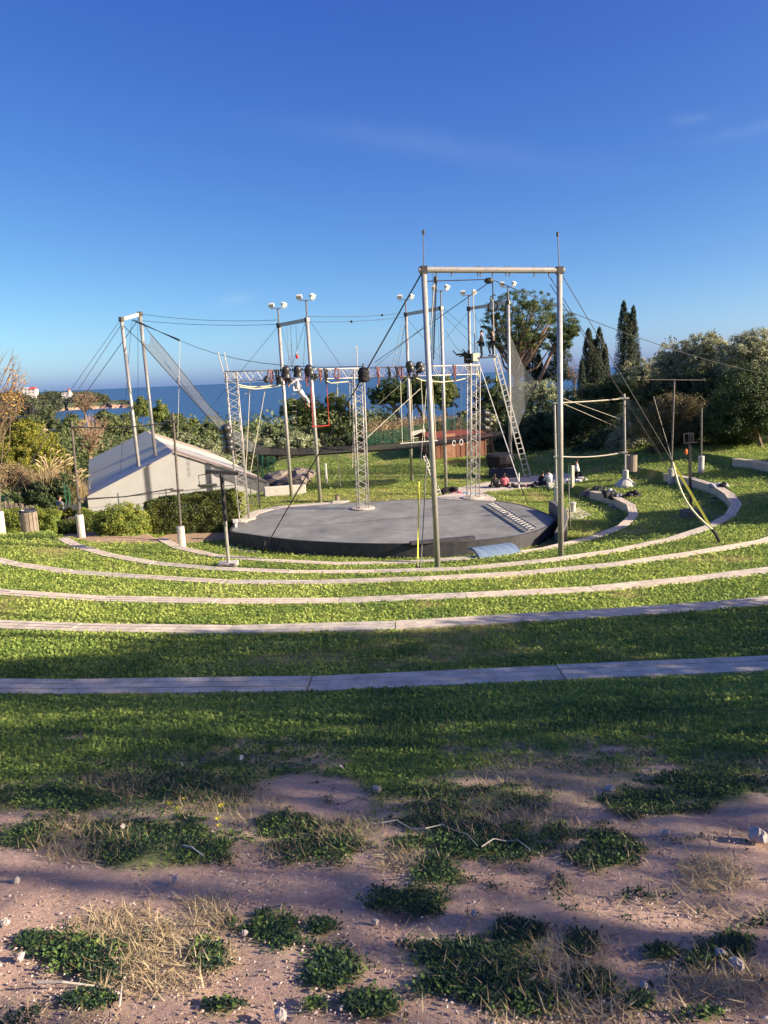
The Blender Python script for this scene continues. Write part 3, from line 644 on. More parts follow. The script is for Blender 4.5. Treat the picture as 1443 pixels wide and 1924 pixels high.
# stage lamps on the truss
def par(px, py, label, size=.3, tilt=35, yaw=0, Y=None, col='black'):
    c = Q(px, py, (onbeam(px)[1]-.32) if Y is None else Y); M = np.array(Matrix.Rotation(yaw, 3, 'Z') @ Matrix.Rotation(R_(tilt), 3, 'X'))
    root = thing('stage_lamp', c, label, 'stage lamp', 'black stage lamps on the truss')
    m = MB(); m.lathe(c, [(size*.25, size*1.05), (size*.62, size*.85), (size*.75, size*.3), (size*.78, -size*.85), (size*.86, -size*.86), (size*.86, -size*.98), (size*.7, -size*.98)], 14, M); m.build('lamp_housing', M_['lampshell'], root, smooth=True)
    y = MB(); s = size*.95; y.tube([c+M@V([s, 0, 0]), c+M@V([s, size*.7, size*.2]), c+V([0, size*1.05, size*.2]), c+M@V([-s, size*.7, size*.2]), c+M@V([-s, 0, 0])], .018, 5); y.build('yoke', M_['dark'], root)
M_['lampshell'] = mat('lamp housing black', (.035, .036, .038), .35, 0, .2, 8)
for px, py, lb, tl, yw in [(537, 698, 'left one of three black stage lamps above the hanging aerialist', 28, .25), (559, 697, 'middle one of three black stage lamps above the hanging aerialist', 25, .1), (581, 695, 'right one of three black stage lamps above the hanging aerialist', 28, -.2), (770, 688, 'black stage lamp on the truss left of the nearest frame pole', 30, -.5), (789, 689, 'black stage lamp nearest the pole of the nearest frame', 30, -.4)]: par(px, py, lb, .25, tl, yw)
for i, (px, py, tl, lb) in enumerate([(501, 714, 110, 'small black lamp hanging under the left end of the truss'), (527, 715, 150, 'small black lamp hanging under the truss beside the frame pole'), (545, 714, 120, 'small black lamp hanging under the truss left of the aerialist'), (592, 708, 60, 'small black lamp hanging under the truss right of the aerialist')]): par(px, py, lb, .17, tl, .4*i)
for i, (y, lb) in enumerate([(777, 'top'), (790, 'middle'), (805, 'bottom')]): par(912, y, f'{lb} one of three dark lamps stacked on a stand right of the truss', .26, 75, -.7, 41.5)
MB().tube([[Q(916, 840, 41.6)[0], 41.9, z1(Q(916, 840, 41.6)[0], 41.9)], Q(916, 768, 41.9)], .03, 6)
def lamp_stack(pxs, label):
    c = [Q(px, py, 36.3) for px, py in pxs]; root = thing('lamp_cluster', c[0], label, 'stage lamps')
    for q in c:
        M = np.array(Matrix.Rotation(.5, 3, 'Z') @ Matrix.Rotation(R_(75), 3, 'X')); MB().lathe(q, [(.1, .3), (.2, .22), (.24, -.3), (.2, -.3)], 12, M).build('lamp_housing', M_['lampshell'], root, smooth=True)
    MB().tube([c[0]+[.25, .2, .2], c[-1]+[.25, .2, -.3]], .03, 6).build('mounting_pipe', M_['dark'], root)
lamp_stack([(424, 806), (427, 820), (430, 832), (430, 842)], 'cluster of dark lamps clamped on the outside of the left truss leg')
# red and grey slings wrapped over the truss
for i, (px, c) in enumerate([(509, 'sling'), (520, 'black'), (536, 'sling'), (576, 'sling'), (601, 'sling'), (612, 'black'), (634, 'sling'), (709, 'sling'), (730, 'black'), (745, 'black'), (753, 'sling'), (768, 'black'), (781, 'black'), (853, 'sling')]):
    a = onbeam(px, .06); m = MB(); w = random.uniform(-.15, .15)
    m.tube([a+[-.05, -.27, 0], a+[w, -.28, -.3], a+[.02, -.24, -.55-random.uniform(0, .25)], a+[.05, .27, -.35], a+[.05, .27, 0], a+[-.05, -.27, 0]], .04, 5)
    m.tube([a+[.05, -.27, 0], a+[-w*.5, -.28, -.3], a+[.05, -.24, -.5]], .035, 5)
    near = ['left', 'middle', 'right'][min(2, int((px-430)/155))]
    o = m.build('rigging_sling', M_[c]); tag(o, f"{'dusty red' if c == 'sling' else 'black'} rigging sling looped over the {near} stretch of the truss", 'sling', f"{'red' if c == 'sling' else 'black'} slings on the {near} stretch of the truss")
# aluminium ladder against the platform, ladder on the stage
def ladder(name, a0, a1, b0, b1, n, label, r=.032):
    root = thing(name, (V(a0)+V(b0))/2, label, 'ladder'); 
    for a, b in ((a0, a1), (b0, b1)): MB().beam(a, b, .035, .08).build('rail', M_['alu'], root)
    for i in range(n):
        t = (i+.6)/n; p = V(a0)+(V(a1)-V(a0))*t; q = V(b0)+(V(b1)-V(b0))*t; MB().tube([p, q], r*.75, 6).build('rung', M_['alu'], root)
def build_ladders():
    g0 = G(986.5, 898); g1 = G(998, 897); ladder('ladder', g0, Q(927, 670, g0[1]-.4), g1, Q(934, 664, g1[1]-.4), 23, 'tall aluminium ladder leaning up to the jump platform')
    z = -6.52; a = P(914.6, 946.5, z), P(993.6, 996.5, z); b = P(930.5, 944.5, z), P(1009, 991.5, z)
    ladder('ladder', a[0], a[1], b[0], b[1], 17, 'long aluminium ladder lying flat on the stage', .02)
    g = G(829, 930); a = Q(797, 856, g[1]+1.2); g2 = G(822, 931); ladder('ladder', g2, Q(795, 857, g2[1]+1.2), g, Q(799, 855, g[1]+1.2), 12, 'short ladder with white sail leaning behind the nearest frame pole')
build_ladders()
def platform():
    a, b = Q(876, 675, 50.2), Q(932, 670, 49.9); d = (b-a)/np.linalg.norm(b-a); root = thing('jump_platform', (a+b)/2, 'narrow jump platform board high up where two people stand', 'platform')
    MB().beam(a, b, .55, .09).build('board', M_['greycloth'], root)
    for t in (.3, .95):
        p = a+(b-a)*t; q = p+[0, .3, 4.3]; MB().tube([p, q], .03, 5).build('suspension_rope', M_['palecable'], root); MB().tube([p+[0, 0, -.05], p+[.1+.3*(1-t), 0, -1.55]], .03, 5).build('tail_rope', M_['yellow'], root)
    for px in (892, 897): p = Q(px, 673, 50.3); MB().tube([p, p+[0, 0, 1.0]], .025, 6).build('rail_post', M_['white'], root)
    c = Q(893, 671, 50); MB().box(c, (.42, .4, .5), .2).build('box', M_['cream'], root, bevel=.02)
    c = Q(880.5, 668, 50.4); r2 = thing('rope_bucket', c, 'dark bucket heaped with ropes hung on the platform frame pole', 'bucket')
    MB().lathe(c-[0, 0, .5], [(.22, 0), (.3, .05), (.33, .6), (.36, .62)], 14).build('bucket', M_['dark'], r2, smooth=True)
    m = MB()
    for i in range(14): 
        p = c+[random.uniform(-.4, .3), random.uniform(-.2, .2), random.uniform(.05, .3)]; m.tube([p, p+[random.uniform(-.4, .3), .1, random.uniform(-.1, .25)], p+[random.uniform(-.5, .2), 0, -.1]], .03, 5)
    m.build('coiled_rope', M_['black'], r2); MB().tube([c+[-.2, 0, .1], c+[-.75, 0, .05], c+[-1.0, 0, .35]], .04, 5).build('pole_hook', M_['dark'], r2)
platform()
# ------------------------------------------------------------------ guy cables, ropes
def cable(a, b, r=.013, sag=0., m='cable', n=8, label=None, name='guy_cable', cat='cable', group='guy cables and stays'):
    a, b = V(a), V(b); pts = [a+(b-a)*t-np.array([0, 0, 4*sag*t*(1-t)]) for t in np.linspace(0, 1, n if sag else 2)]
    o = MB().tube(pts, r, 5).build(name, M_[m]); tag(o, label, cat, group); return o
nL, nR = nT
anc = G(494, 1037); anc2 = P(508, 1012, -6.62)
cable(nL, anc, .024, label='thick dark cable from the nearest frame down to the stage front, carrying a black bag')
cable(nL+[-.1, .1, -.15], anc2, .014, label='thin dark cable from the nearest frame down to the stage edge')
def bag():
    t = .30; c = nL+(anc-nL)*.305; root = thing('counterweight_bag', c, 'black ribbed counterweight drum hung on the cable above the truss', 'counterweight')
    MB().lathe(c-[0, 0, .22], [(.08, -.03), (.2, 0), (.21, .1), (.19, .12), (.21, .2), (.19, .22), (.21, .3), (.17, .42), (.06, .5)], 12).build('drum', M_['black'], root, smooth=True)
    MB().tube([c+[0, 0, .2], c+[0, 0, .4]], .03, 6).build('hook', M_['dark'], root); return c
cb = bag()
ra = G(1352, 1020); ra[2] += .03
ms = nR+(ra-nR)*.70
cable(nR, ms, .013, label='dark cable from the right top of the nearest frame to the yellow strap')
k0 = P(1276, 915, -6.0); bm = nL+(nR-nL)*.92-[0, 0, .15]
for i in (0, 1): cable(bm+[i*.05, 0, -i*.3], k0+[i*.14, 0, 0], .013, label=f"{'upper' if i == 0 else 'lower'} line of the pair from the nearest beam down to the second bench row")
hk = nL+(nR-nL)*.5-[0, 0, .3]
cable(hk, Q(1500, 712, 48), .014, .5, label='dark cable from the hanging pulley away over the right hand trees')
cable(hk, Q(704, 681, 38), .014, label='dark cable from the hanging pulley down to the middle of the truss')
cable(nL+[.1, 0, -.35], hk+[-.1, 0, .02], .018, m='bluerope', label='dark rope stretched just under the nearest beam')
def hookset():
    c = hk; root = thing('pulley_hoist', c, 'pulley with hanging rope and black ring under the nearest beam', 'pulley')
    MB().ball(c+[-.12, 0, -.02], (.16, .08, .1)).build('pulley_block', M_['dark'], root, smooth=True); MB().tube([c+[0, 0, -.05], c+[0, 0, -.62]], .022, 6).build('hanging_rope', M_['bluerope'], root)
    m = MB(); q = c+[0, 0, -.82]; m.tube([q+.15*np.array([math.cos(t), 0, math.sin(t)]) for t in np.linspace(0, 2*math.pi, 17)], .03, 6); m.build('black_ring', M_['black'], root)
    m = MB(); m.tube([q+[-.03, 0, .15], q+[-.08, 0, .3], q+[.08, 0, .36]], .025, 6); m.build('ring_hook', M_['dark'], root)
hookset()
pl = nL+(nR-nL)*.085-[0, 0, .3]
sB = G(786, 1078); sT = Q(787.5, 905, sB[1]+.3)
def ropes():
    root = thing('flying_trapeze_ropes', pl-[0, 0, .3], 'bundle of dark blue ropes dropping from a pulley beside the nearest frame pole', 'ropes')
    MB().ball(pl, (.07, .05, .12)).build('pulley_block', M_['dark'], root, smooth=True)
    for dx, e in ((-.1, Q(810, 690, 27)), (0, Q(812.5, 700, 27)), (.06, Q(815, 675, 27))): MB().tube([pl+[dx*.4, 0, -.05], e], .014, 5).build('rope', M_['bluerope'], root)
ropes()
cable(pl+[-.03, 0, 0], sT, .013, label='thin line from the nearest beam down to the upright yellow strap', m='palecable')
cable(nL+[.3, 0, -.1], Q(795, 1000, 25.4), .009, label='grey line hanging close along the left pole of the nearest frame')
def strap():
    root = thing('tension_strap', sB, 'upright yellow ratchet strap anchored on the third bench row', 'strap')
    MB().beam(sT, sB+[0, 0, .55], .012, .095).build('yellow_webbing', M_['yellow'], root); MB().tube([sT+[.28, 0, .8], sB+[.1, 0, .3]], .016, 5).build('grey_cord', M_['greycloth'], root)
    MB().beam(sB+[0, 0, .55], sB+[0, 0, .25], .03, .11).build('webbing_end', M_['cream'], root)
    m = MB(); m.box(sB+[0, 0, .16], (.14, .1, .26)); m.box(sB+[.12, .0, .1], (.07, .07, .2)); m.build('ratchet', M_['dark'], root, bevel=.015)
    root = thing('tension_strap', ra, 'slanting pair of yellow and cream straps anchored behind the third bench row', 'strap')
    k = ra+(ms-ra)*.16; MB().beam(ms, k, .014, .075).build('yellow_webbing', M_['yellow'], root)
    m = MB(); q = [ms+(k-ms)*t-np.array([.2*math.sin(math.pi*t), 0, .17*math.sin(math.pi*t)]) for t in np.linspace(0, 1, 9)]
    m.tube(q, .034, 6); m.build('cream_webbing', M_['cream'], root); MB().tube([k, k*.5+ra*.5+[0, 0, .04], ra], .055, 6).build('black_anchor_strap', M_['black'], root)
strap()
# stays of the far frames
a1 = G(19, 937); 
cable(f1T[1]+[-.1, 0, -.3], a1, .02, label='stay from the leftmost frame down across the pampas grass', m='cable')
for i, (tx, ty, ex, ey, y) in enumerate([(223, 606, -15, 941, 44), (226, 613, -13, 975, 42)]): cable(Q(tx, ty, f1T[0][1]), Q(ex, ey, y), .014+.004*i, label=f"{'thin upper' if i == 0 else 'thicker lower'} stay from the leftmost frame down to the left")
for i, (a, b) in enumerate([((259, 596), (260, 945)), ((247, 606), (222, 940))]): cable(Q(*a, 49), Q(*b, 48.8), .014, label=f"dark rope hanging from the leftmost frame beam, {'right' if i == 0 else 'left'} one of two")
cable(f1T[1], f2T[0]+[0, 0, .3], .013, .2, label='upper long line from the leftmost frame to the next frame')
cable(f1T[1]-[0, 0, .4], f2T[0]+[0, 0, .05], .013, .15, label='lower long line from the leftmost frame to the next frame')
c2 = [(f2T[1]+[0, 0, .2], f3T[0]+[0, 0, .1]), (f2T[1]+[0, 0, -.1], f3T[0]-[0, 0, .15])]
for i, (a, b) in enumerate(c2):
    cable(a, b, .012, .12, label=f"{'upper' if i == 0 else 'lower'} long line with a small ball between the two middle frames")
    t = .73 if i == 0 else .41; c = a+(b-a)*t-[0, 0, .48*t*(1-t)]; tag(MB().ball(c, .075).build('line_marker', M_['black'], smooth=True), f"small black ball threaded on the {'upper' if i == 0 else 'lower'} long line in the sky", 'marker ball')
jn = Q(338, 640, 46.5)
for i in range(3): cable(Q(247+2*i, 602-i, 48.9), jn+[0, 0, .06-.05*i], .02, label='one strand of the dark bundle running from the leftmost beam to its clip', group='dark strands from the leftmost beam')
cable(jn, cb+[0, 0, .3], .014, .5, label='long dark line from the strand bundle to the black counterweight drum')
cable(jn, Q(334, 822, 46.5), .016, m='palecable', label='pale rope hanging from the clip of the dark strand bundle')
for a, b, y0, y1, lb in [((521, 615), (330, 845), 46.4, 62, 'left stay of the frame behind the left half of the truss'), ((583, 604), (797, 915), 43.9, 50, 'right stay of the frame behind the left half of the truss'),
  ((530, 618), (551, 700), 46, 46, 'thin line beside the rope ladder of the frame behind the truss'), ((573, 607), (548, 690), 44, 46, 'slanting line inside the frame behind the left half of the truss'), ((574, 608), (570, 690), 44, 44.3, 'upright line inside the frame behind the left half of the truss'), ((546, 612), (549, 690), 45.5, 45.5, 'line left of the red pulley in the frame behind the truss'), ((556, 612), (558, 655), 45, 45, 'line carrying the red pulley block'),
  ((766, 600), (900, 760), 50.7, 49, 'crossing stay from the middle frame down to the right'), ((830, 585), (704, 690), 47.4, 50, 'crossing stay inside the middle frame down to the left'), ((831, 590), (905, 665), 47.4, 50.3, 'short stay from the middle frame toward the rope bucket'), ((833, 580), (960, 690), 47.4, 52, 'upper stay from the middle frame toward the platform frame'), ((881, 585), (800, 680), 52.8, 48, 'stay from the platform frame down to the left'), ((887, 583), (1005, 790), 52.8, 56, 'stay from the platform frame down behind the tall ladder'),
  ((955, 640), (1120, 770), 50.4, 58, 'upper stay running right from the platform frame'), ((822, 585), (827, 690), 48, 48, 'dark line hanging inside the middle frame'), ((857, 654), (874, 664), 50.4, 50.4, 'short line hooked to the rope bucket'), ((836, 620), (857, 654), 48.5, 50.4, 'line from the middle frame to the bucket hook'),
  ((763, 598), (748, 690), 50.7, 50.7, 'slanting line beside the rope ladder of the middle frame'), ((893, 590), (898, 672), 52, 50.5, 'line dropping onto the jump platform'), ((890, 590), (893, 665), 52, 50.5, 'second line dropping onto the jump platform'), ((710, 760), (790, 690), 38.6, 38, 'pale stay between the middle truss leg and the beam'), ((690, 822), (790, 730), 38.6, 45, 'pale stay rising from the middle truss leg'), ((458, 742), (494, 720), 37, 37.4, 'pale line by the left truss leg')]:
    cable(Q(*a, y0), Q(*b, y1), .011 if 'pale' not in lb else .014, m='palecable' if 'pale' in lb else 'cable', label=lb)
for a, b, y0, lb in [((895, 668), (957, 838), 47.5, 'white'), ((957, 838), (992, 950), 44, 'black')]: pass
gA = G(993, 951); top = Q(899, 680, 46); mid = Q(975, 905, gA[1]+.6)
o = MB().tube([top, mid], .028, 6).build('prop_pole', M_['white']); tag(o, 'slanting pale pole from the platform down to the lawn right of the truss', 'pole')
cable(mid, gA, .024, m='black', label='black strap at the foot of the slanting pale pole')
tag(MB().tube([G(975, 918)-[0, 0, .1], G(975, 918)+[0, 0, .95]], .05, 8).build('short_post', M_['white']), 'short white post on the paved path beside the orange cloth', 'post')
# hanging apparatus
def trapeze(label, pts, bar, m, mbar, group=None):
    root = thing('trapeze', (bar[0]+bar[1])/2, label, 'trapeze', group)
    for a, b in pts: MB().tube([a, b], .016, 6).build('rope', M_[m], root)
    d = (bar[1]-bar[0])*.06; MB().tube([bar[0]-d, bar[1]+d], .028, 6).build('bar', M_[mbar], root)
b0, b1 = Q(588, 801.5, 38), Q(618, 799.5, 38.2); trapeze('red trapeze bar on red ropes hanging under the truss', [(onbeam(583, -.5)+[0, 0, 0], b0), (onbeam(613, -.5), b1)], (b0, b1), 'red', 'red')
b = [Q(756, 833, 38.8), Q(777, 831.5, 38.9), Q(798, 830, 39), Q(819, 828, 39.1)]; trapeze('long white trapeze bar on four cream ropes', [(Q(752.5, 715, 38.8), b[0]), (Q(772, 720, 38.9), b[1]), (Q(791, 712, 39), b[2]), (Q(812, 712, 39.1), b[3])], (b[0], b[3]), 'cream', 'white')
def rings():
    for px, y, lb in ((853, 833, 'left'), (866.5, 831, 'right')):
        c = Q(px, y, 39.4); root = thing('gymnastic_ring', c, f'white gymnastic ring hanging before the hut, {lb} one of the pair', 'ring')
        MB().tube([c+.115*np.array([.75*math.cos(t), .3*math.cos(t), 1.2*math.sin(t)]) for t in np.linspace(0, 2*math.pi, 15)], .024, 6).build('hoop', M_['white'], root); MB().tube([c+[0, 0, .14], onbeam(px, -.4)], .008, 5).build('cord', M_['greycloth'], root)
rings()
def festoon():
    for pts, lb in [([(448, 723), (470, 727), (500, 726), (520, 721), (534, 712)], 'pale rope swagged under the left end of the truss'), ([(450, 727), (480, 731), (515, 727), (540, 721), (556, 706)], 'second pale rope swagged under the truss toward the aerialist'), ([(612, 715), (622, 720), (632, 719), (655, 717)], 'thin pale rope swagged under the truss left of its middle leg'), ([(778, 709), (795, 715), (830, 718), (858, 715), (875, 711)], 'pale rope swagged under the right stretch of the truss')]:
        o = MB().tube([Q(x, y, onbeam(x)[1]-.2) for x, y in pts], .03, 6).build('swagged_rope', M_['cream']); tag(o, lb, 'rope', 'pale ropes swagged under the truss')
    for a, b, y1, lb in [((470, 720), (460, 930), 37.4, 'pale rope hanging nearly straight beside the left truss leg'), ((500, 722), (470, 890), 37.3, 'pale rope slanting from the truss down to the left leg'), ((666, 715), (662, 880), 38.5, 'pale rope hanging left of the middle truss leg'), ((657, 715), (658, 800), 38.5, 'short pale rope hanging left of the middle truss leg'), ((709, 722), (709, 728), 38.7, 'short pale rope end under the truss'), ((634, 720), (634, 745), 38.3, 'pale rope end hanging left of the middle leg'), ((452, 935), (448, 1000), 36.6, 'pale pole end at the left truss foot')]:
        cable(Q(*a, onbeam(a[0])[1]), Q(*b, y1), .018, m='palecable', label=lb, name='hanging_rope', cat='rope', group='ropes hanging from the truss')
festoon()
def rope_ladder(a, b, Y0, n, label, w=.22):
    A, B = Q(*a, Y0), Q(*b, Y0); root = thing('rope_ladder', B, label, 'rope ladder', 'thin rope ladders')
    for s in (-1, 1): MB().tube([A+[s*w/2, 0, 0], B+[s*w/2, 0, 0]], .007, 4).build('side_rope', M_['cable'], root)
    for i in range(n): p = A+(B-A)*(i+.5)/n; MB().tube([p-[w/2+.02, 0, 0], p+[w/2+.02, 0, 0]], .014, 5).build('rung', M_['palecable'], root)
rope_ladder((542, 612), (547, 690), 45.6, 8, 'rope ladder hanging in the sky inside the frame behind the truss')
rope_ladder((552, 735), (554, 800), 45.6, 6, 'rope ladder hanging low behind the truss near the aerialist')
rope_ladder((760, 600), (739, 690), 50.5, 8, 'slanting rope ladder below the middle frame')
rp_ = Q(558, 670, 45); root = thing('pulley_block', rp_, 'small red pulley block hanging above the truss', 'pulley'); MB().ball(rp_, (.09, .06, .14)).build('red_sheave', M_['red'], root, smooth=True); MB().tube([rp_+[0, 0, .12], rp_+[0, 0, .3]], .02, 5).build('hook', M_['white'], root)
# ------------------------------------------------------------------ safety net
def net():
    root = thing('safety_net', Q(600, 850, 47), 'long black safety net slung behind the stage, rising to the leftmost frame', 'safety net')
    near = [(262, 640), (300, 683), (340, 727), (380, 772), (410, 806), (440, 833), (465, 849), (489, 854.5), (540, 855), (600, 853), (660, 849), (720, 845), (780, 840), (840, 833), (900, 824), (945, 816)]
    far = [(281, 625), (318, 668), (358, 718), (395, 765), (425, 795), (455, 818), (480, 834), (510, 843), (550, 843), (600, 841), (660, 838), (720, 834.5), (780, 829), (840, 822), (900, 815), (948, 810)]
    n = len(near); NA = [Q(x, y, 47.2+.3*(i < 5)) for i, (x, y) in enumerate(near)]; FA = [Q(x, y, 49.8) for x, y in far]
    def strip(i0, i1, mt, nm):
        m = MB(); K = 6; vs = []; fs = []
        for i in range(i0, i1+1):
            for k in range(K+1):
                t = k/K; p = NA[i]*(1-t)+FA[i]*t; s = .25*math.sin(math.pi*t)*(1 if i > 5 else .5); 
                if i == i0 == 0: p = p+(NA[1]-NA[0])*.22*math.sin(math.pi*t)
                vs.append(p-np.array([0, 0, s]))
        for i in range(i1-i0):
            for k in range(K): fs.append((i*(K+1)+k, (i+1)*(K+1)+k, (i+1)*(K+1)+k+1, i*(K+1)+k+1))
        m.add(vs, fs); m.build(nm, mt, root)
    strip(0, 6, M_['netfine'], 'rising_apron'); strip(6, n-1, M_['net'], 'flat_net')
    for e in (NA, FA): MB().tube(e, .025, 5).build('border_rope', M_['black'], root)
    MB().tube([f1T[0]-[0, 0, .3], NA[0]], .02, 5).build('corner_rope', M_['black'], root); MB().tube([f1T[1]-[0, 0, .4], FA[0]], .02, 5).build('corner_rope', M_['black'], root)
    m = MB(); q = [Q(957, 625, 50.6), Q(985, 690, 52), Q(1007, 716, 53), Q(986, 770, 54), Q(968, 818, 53), Q(958, 815, 51)]; m.add(q, [(0, 1, 5), (1, 2, 3), (1, 3, 5), (3, 4, 5)]); m.build('far_apron', M_['netfine'], root)
net()
for px, yb, yt in [(509, 930, 838), (506.5, 0, 0)]:
    if yb: b = P(488, 958, -7.1); tag(MB().tube([[b[0], b[1], z1(b[0], b[1])-.1], Q(483, 858, b[1])], .04, 8).build('net_post', M_['dark']), 'thin dark net post standing on the grass beside the tent corner', 'post')
for a, b, lb in [((612, 800), (640, 860), 'a'), ]:
    p = G(640, 915); tag(MB().tube([p, Q(634, 855, p[1]+.5)], .03, 6).build('net_prop', M_['palecable']), 'pale prop pole under the net above the white panel', 'pole')
g = G(614, 908); d = V([.2, .0, 0]); m = MB(); m.beam(g-[0, 0, .1], Q(611.5, 871, g[1]), .28, .12); tag(m.build('upright_panel', M_['white'], bevel=.02), 'white upright panel on the grass bank behind the stage', 'panel')
for i, (px, py, h_) in enumerate([(634, 944, .5)]): g = G(px, py); tag(MB().lathe(g-[0, 0, .1], [(.12, 0), (.12, h_), (.08, h_+.05)], 10).build('stump_post', M_['binwood']), 'short wooden anchor stump behind the stage', 'stump')

# ------------------------------------------------------------------ lighting posts round the lawn
def post(px, pb, pt, z0, label, foot=(.17, 1.05), r=.055, cross=None, m='rust', cone=False):
    b = P(*pb, z0); b[2] = z1(b[0], b[1]); t = Q(*pt, b[1]); root = thing('rigging_post', b, label, 'post', 'dark posts with concrete footings')
    if foot: MB().lathe(b-[0, 0, .15], ([(.62, 0), (.6, .2), (.24, .55), (.17, .58), (.17, 1.0), (.15, 1.03)] if cone else [(foot[0], 0), (foot[0], foot[1]+.12), (foot[0]-.02, foot[1]+.15)]), 14).build('concrete_footing', M_['footing'], root)
    MB().tube([b+[0, 0, .2], t], r, 8).build('post_tube', M_[m], root)
    for (x0, y0, x1, y1, w) in (cross or []): MB().beam(Q(x0, y0, b[1]-.06), Q(x1, y1, b[1]-.06), w, w).build('crossbar', M_[m], root)
    return b, t, root
pL1 = post(0, (155, 1021), (134, 793), -6.95, 'left post of the pair before the tent, beside the pale bench end', cross=[(133, 802, 158, 801, .05), (147, 938, 170, 937, .06)])
pL2 = post(0, (342, 1024), (324.5, 776), -7.0, 'right post of the pair before the tent, in front of the long hedge', cross=[(310, 790, 333, 790, .05), (320, 922, 345, 921, .07)])
pL0 = post(0, (6, 1030), (-8, 770), -6.9, 'dark post at the left edge beside the slatted bin', foot=(.2, 1.1))
for a, b, r, lb in [(Q(136, 803, pL1[1][1]), Q(330, 794, pL2[1][1]), .03, 'upper pipe strung between the pair of posts before the tent'), (Q(148, 938, pL1[1][1]), Q(326, 918, pL2[1][1]), .03, 'lower pipe strung between the pair of posts before the tent')]:
    tag(MB().tube([a, (a+b)/2-[0, 0, .12], b], r, 6).build('cross_pipe', M_['rust']), lb, 'pipe')
pR1 = post(0, (1175, 911), (1173, 740), -6.6, 'post on a flared concrete foot at the right, between trees and bench', cone=True, cross=[(1163, 748, 1182, 748, .09), (1164, 850, 1179, 850, .09)], m='steel')
pR0 = post(0, (1046, 937), (1042, 757), -7.0, 'post on a square footing just left of the nearest right pole', foot=(.16, .85), cross=[(1040, 757, 1052, 757, .07), (1040, 858, 1052, 858, .07)], m='steel')
for ya, yb, s, lb in [(757, 749, .03, 'upper'), (857, 850, .14, 'lower')]: cable(Q(1046, ya, pR0[1][1]), Q(1170, yb, pR1[1][1]), .035, s, m='palecable', label=f'{lb} thick pale rope stretched between the two right hand posts', name='tight_rope', cat='rope', group='pale tight ropes')
pTR = post(0, (1261, 888), (1267, 712), -5.9, 'tall post with a long T bar before the right hand shrubs', foot=(.17, .85), cross=[(1211, 713, 1326, 714, .05), (1211, 699, 1211, 714, .03)])
pR3 = post(0, (1317, 882), (1318, 768), -5.8, 'shorter post without a bar before the right hand shrubs', foot=(.16, .95), r=.06)
for i in (0, 1): cable(Q(1048, 745+9*i, 46), Q(1200, 800+20*i, 52), .012, m='palecable', label=f"{'upper' if i == 0 else 'lower'} pale stay running into the dark shrubs at the right")
cable(Q(1228, 745, 43), P(1262, 862, -5.1), .011, m='palecable', label='pale stay from the T bar to its footing', sag=0)
def lampposts():
    b = G(1297, 972); t = Q(1296, 815, b[1]); root = thing('lamp_stand', b, 'dark lamp stand with bracket and orange pouch behind the curved wall', 'lamp stand')
    MB().box(b+[0, 0, .12], (.72, .6, .42), .15).build('concrete_footing', M_['stage_conc'], root, bevel=.03); MB().beam(b+[0, 0, .2], t, .1, .1).build('upright', M_['dark'], root)
    for x0, y0, x1, y1 in ((1285, 815, 1302, 814), (1284, 832, 1311, 831), (1285, 815, 1286, 832), (1302, 814, 1303, 831)): MB().beam(Q(x0, y0, b[1]-.1), Q(x1, y1, b[1]-.1), .04, .04).build('bracket_bar', M_['dark'], root)
    c = Q(1289, 849, b[1]-.12); MB().ball(c, (.075, .05, .14)).build('orange_pouch', M_['orange'], root); MB().tube([c+[0, 0, .1], c+[0, 0, .4]], .012, 5).build('pouch_cord', M_['black'], root)
    b = G(430, 1064); t = Q(416, 890, b[1]); root = thing('lamp_stand', b, 'dark T shaped lamp stand on a concrete slab in front of the hedge', 'lamp stand')
    MB().box(b+[-.03, .05, .05], (.72, .55, .2), .1).build('concrete_slab', M_['footing'], root, bevel=.03); MB().tube([b, b+(t-b)*.62], .06, 8).build('lower_tube', M_['steel'], root); MB().tube([b+(t-b)*.5, t], .075, 8).build('upright', M_['dark'], root)
    a, e = Q(386, 886, b[1]), Q(448, 889.5, b[1]); MB().beam(a, e, .09, .13).build('cross_beam', M_['dark'], root)
    m = MB(); k = [Q(*q, b[1]-.05) for q in ((391, 890), (373, 893.5), (375, 912))]; m.tube(k, .018, 5); m.build('hanger', M_['dark'], root)
    c = [Q(371, 911, b[1]-.1), Q(407, 908, b[1]-.1), Q(408, 911, b[1]+.35), Q(378, 915, b[1]+.35)]; m = MB(); m.add([*c, *[q-np.array([0, 0, .05]) for q in c]], [(0, 1, 2, 3), (7, 6, 5, 4), (0, 4, 5, 1), (1, 5, 6, 2), (2, 6, 7, 3), (3, 7, 4, 0)]); m.build('lamp_tray', M_['greycloth'], root)
    m = MB(); q = Q(394, 898, b[1]-.05); m.tube([q+[0, 0, .15], q+[0, 0, -.12]], .01, 5); m.ball(q-[0, 0, .14], (.03, .03, .06)); m.build('hanging_hook', M_['dark'], root)
    m = MB(); pts = [t+[.05+.06*math.sin(i*1.9), -.09, -.1-i*.14] for i in range(14)]; m.tube(pts, .022, 5); m.build('lamp_wire', M_['black'], root)
lampposts()
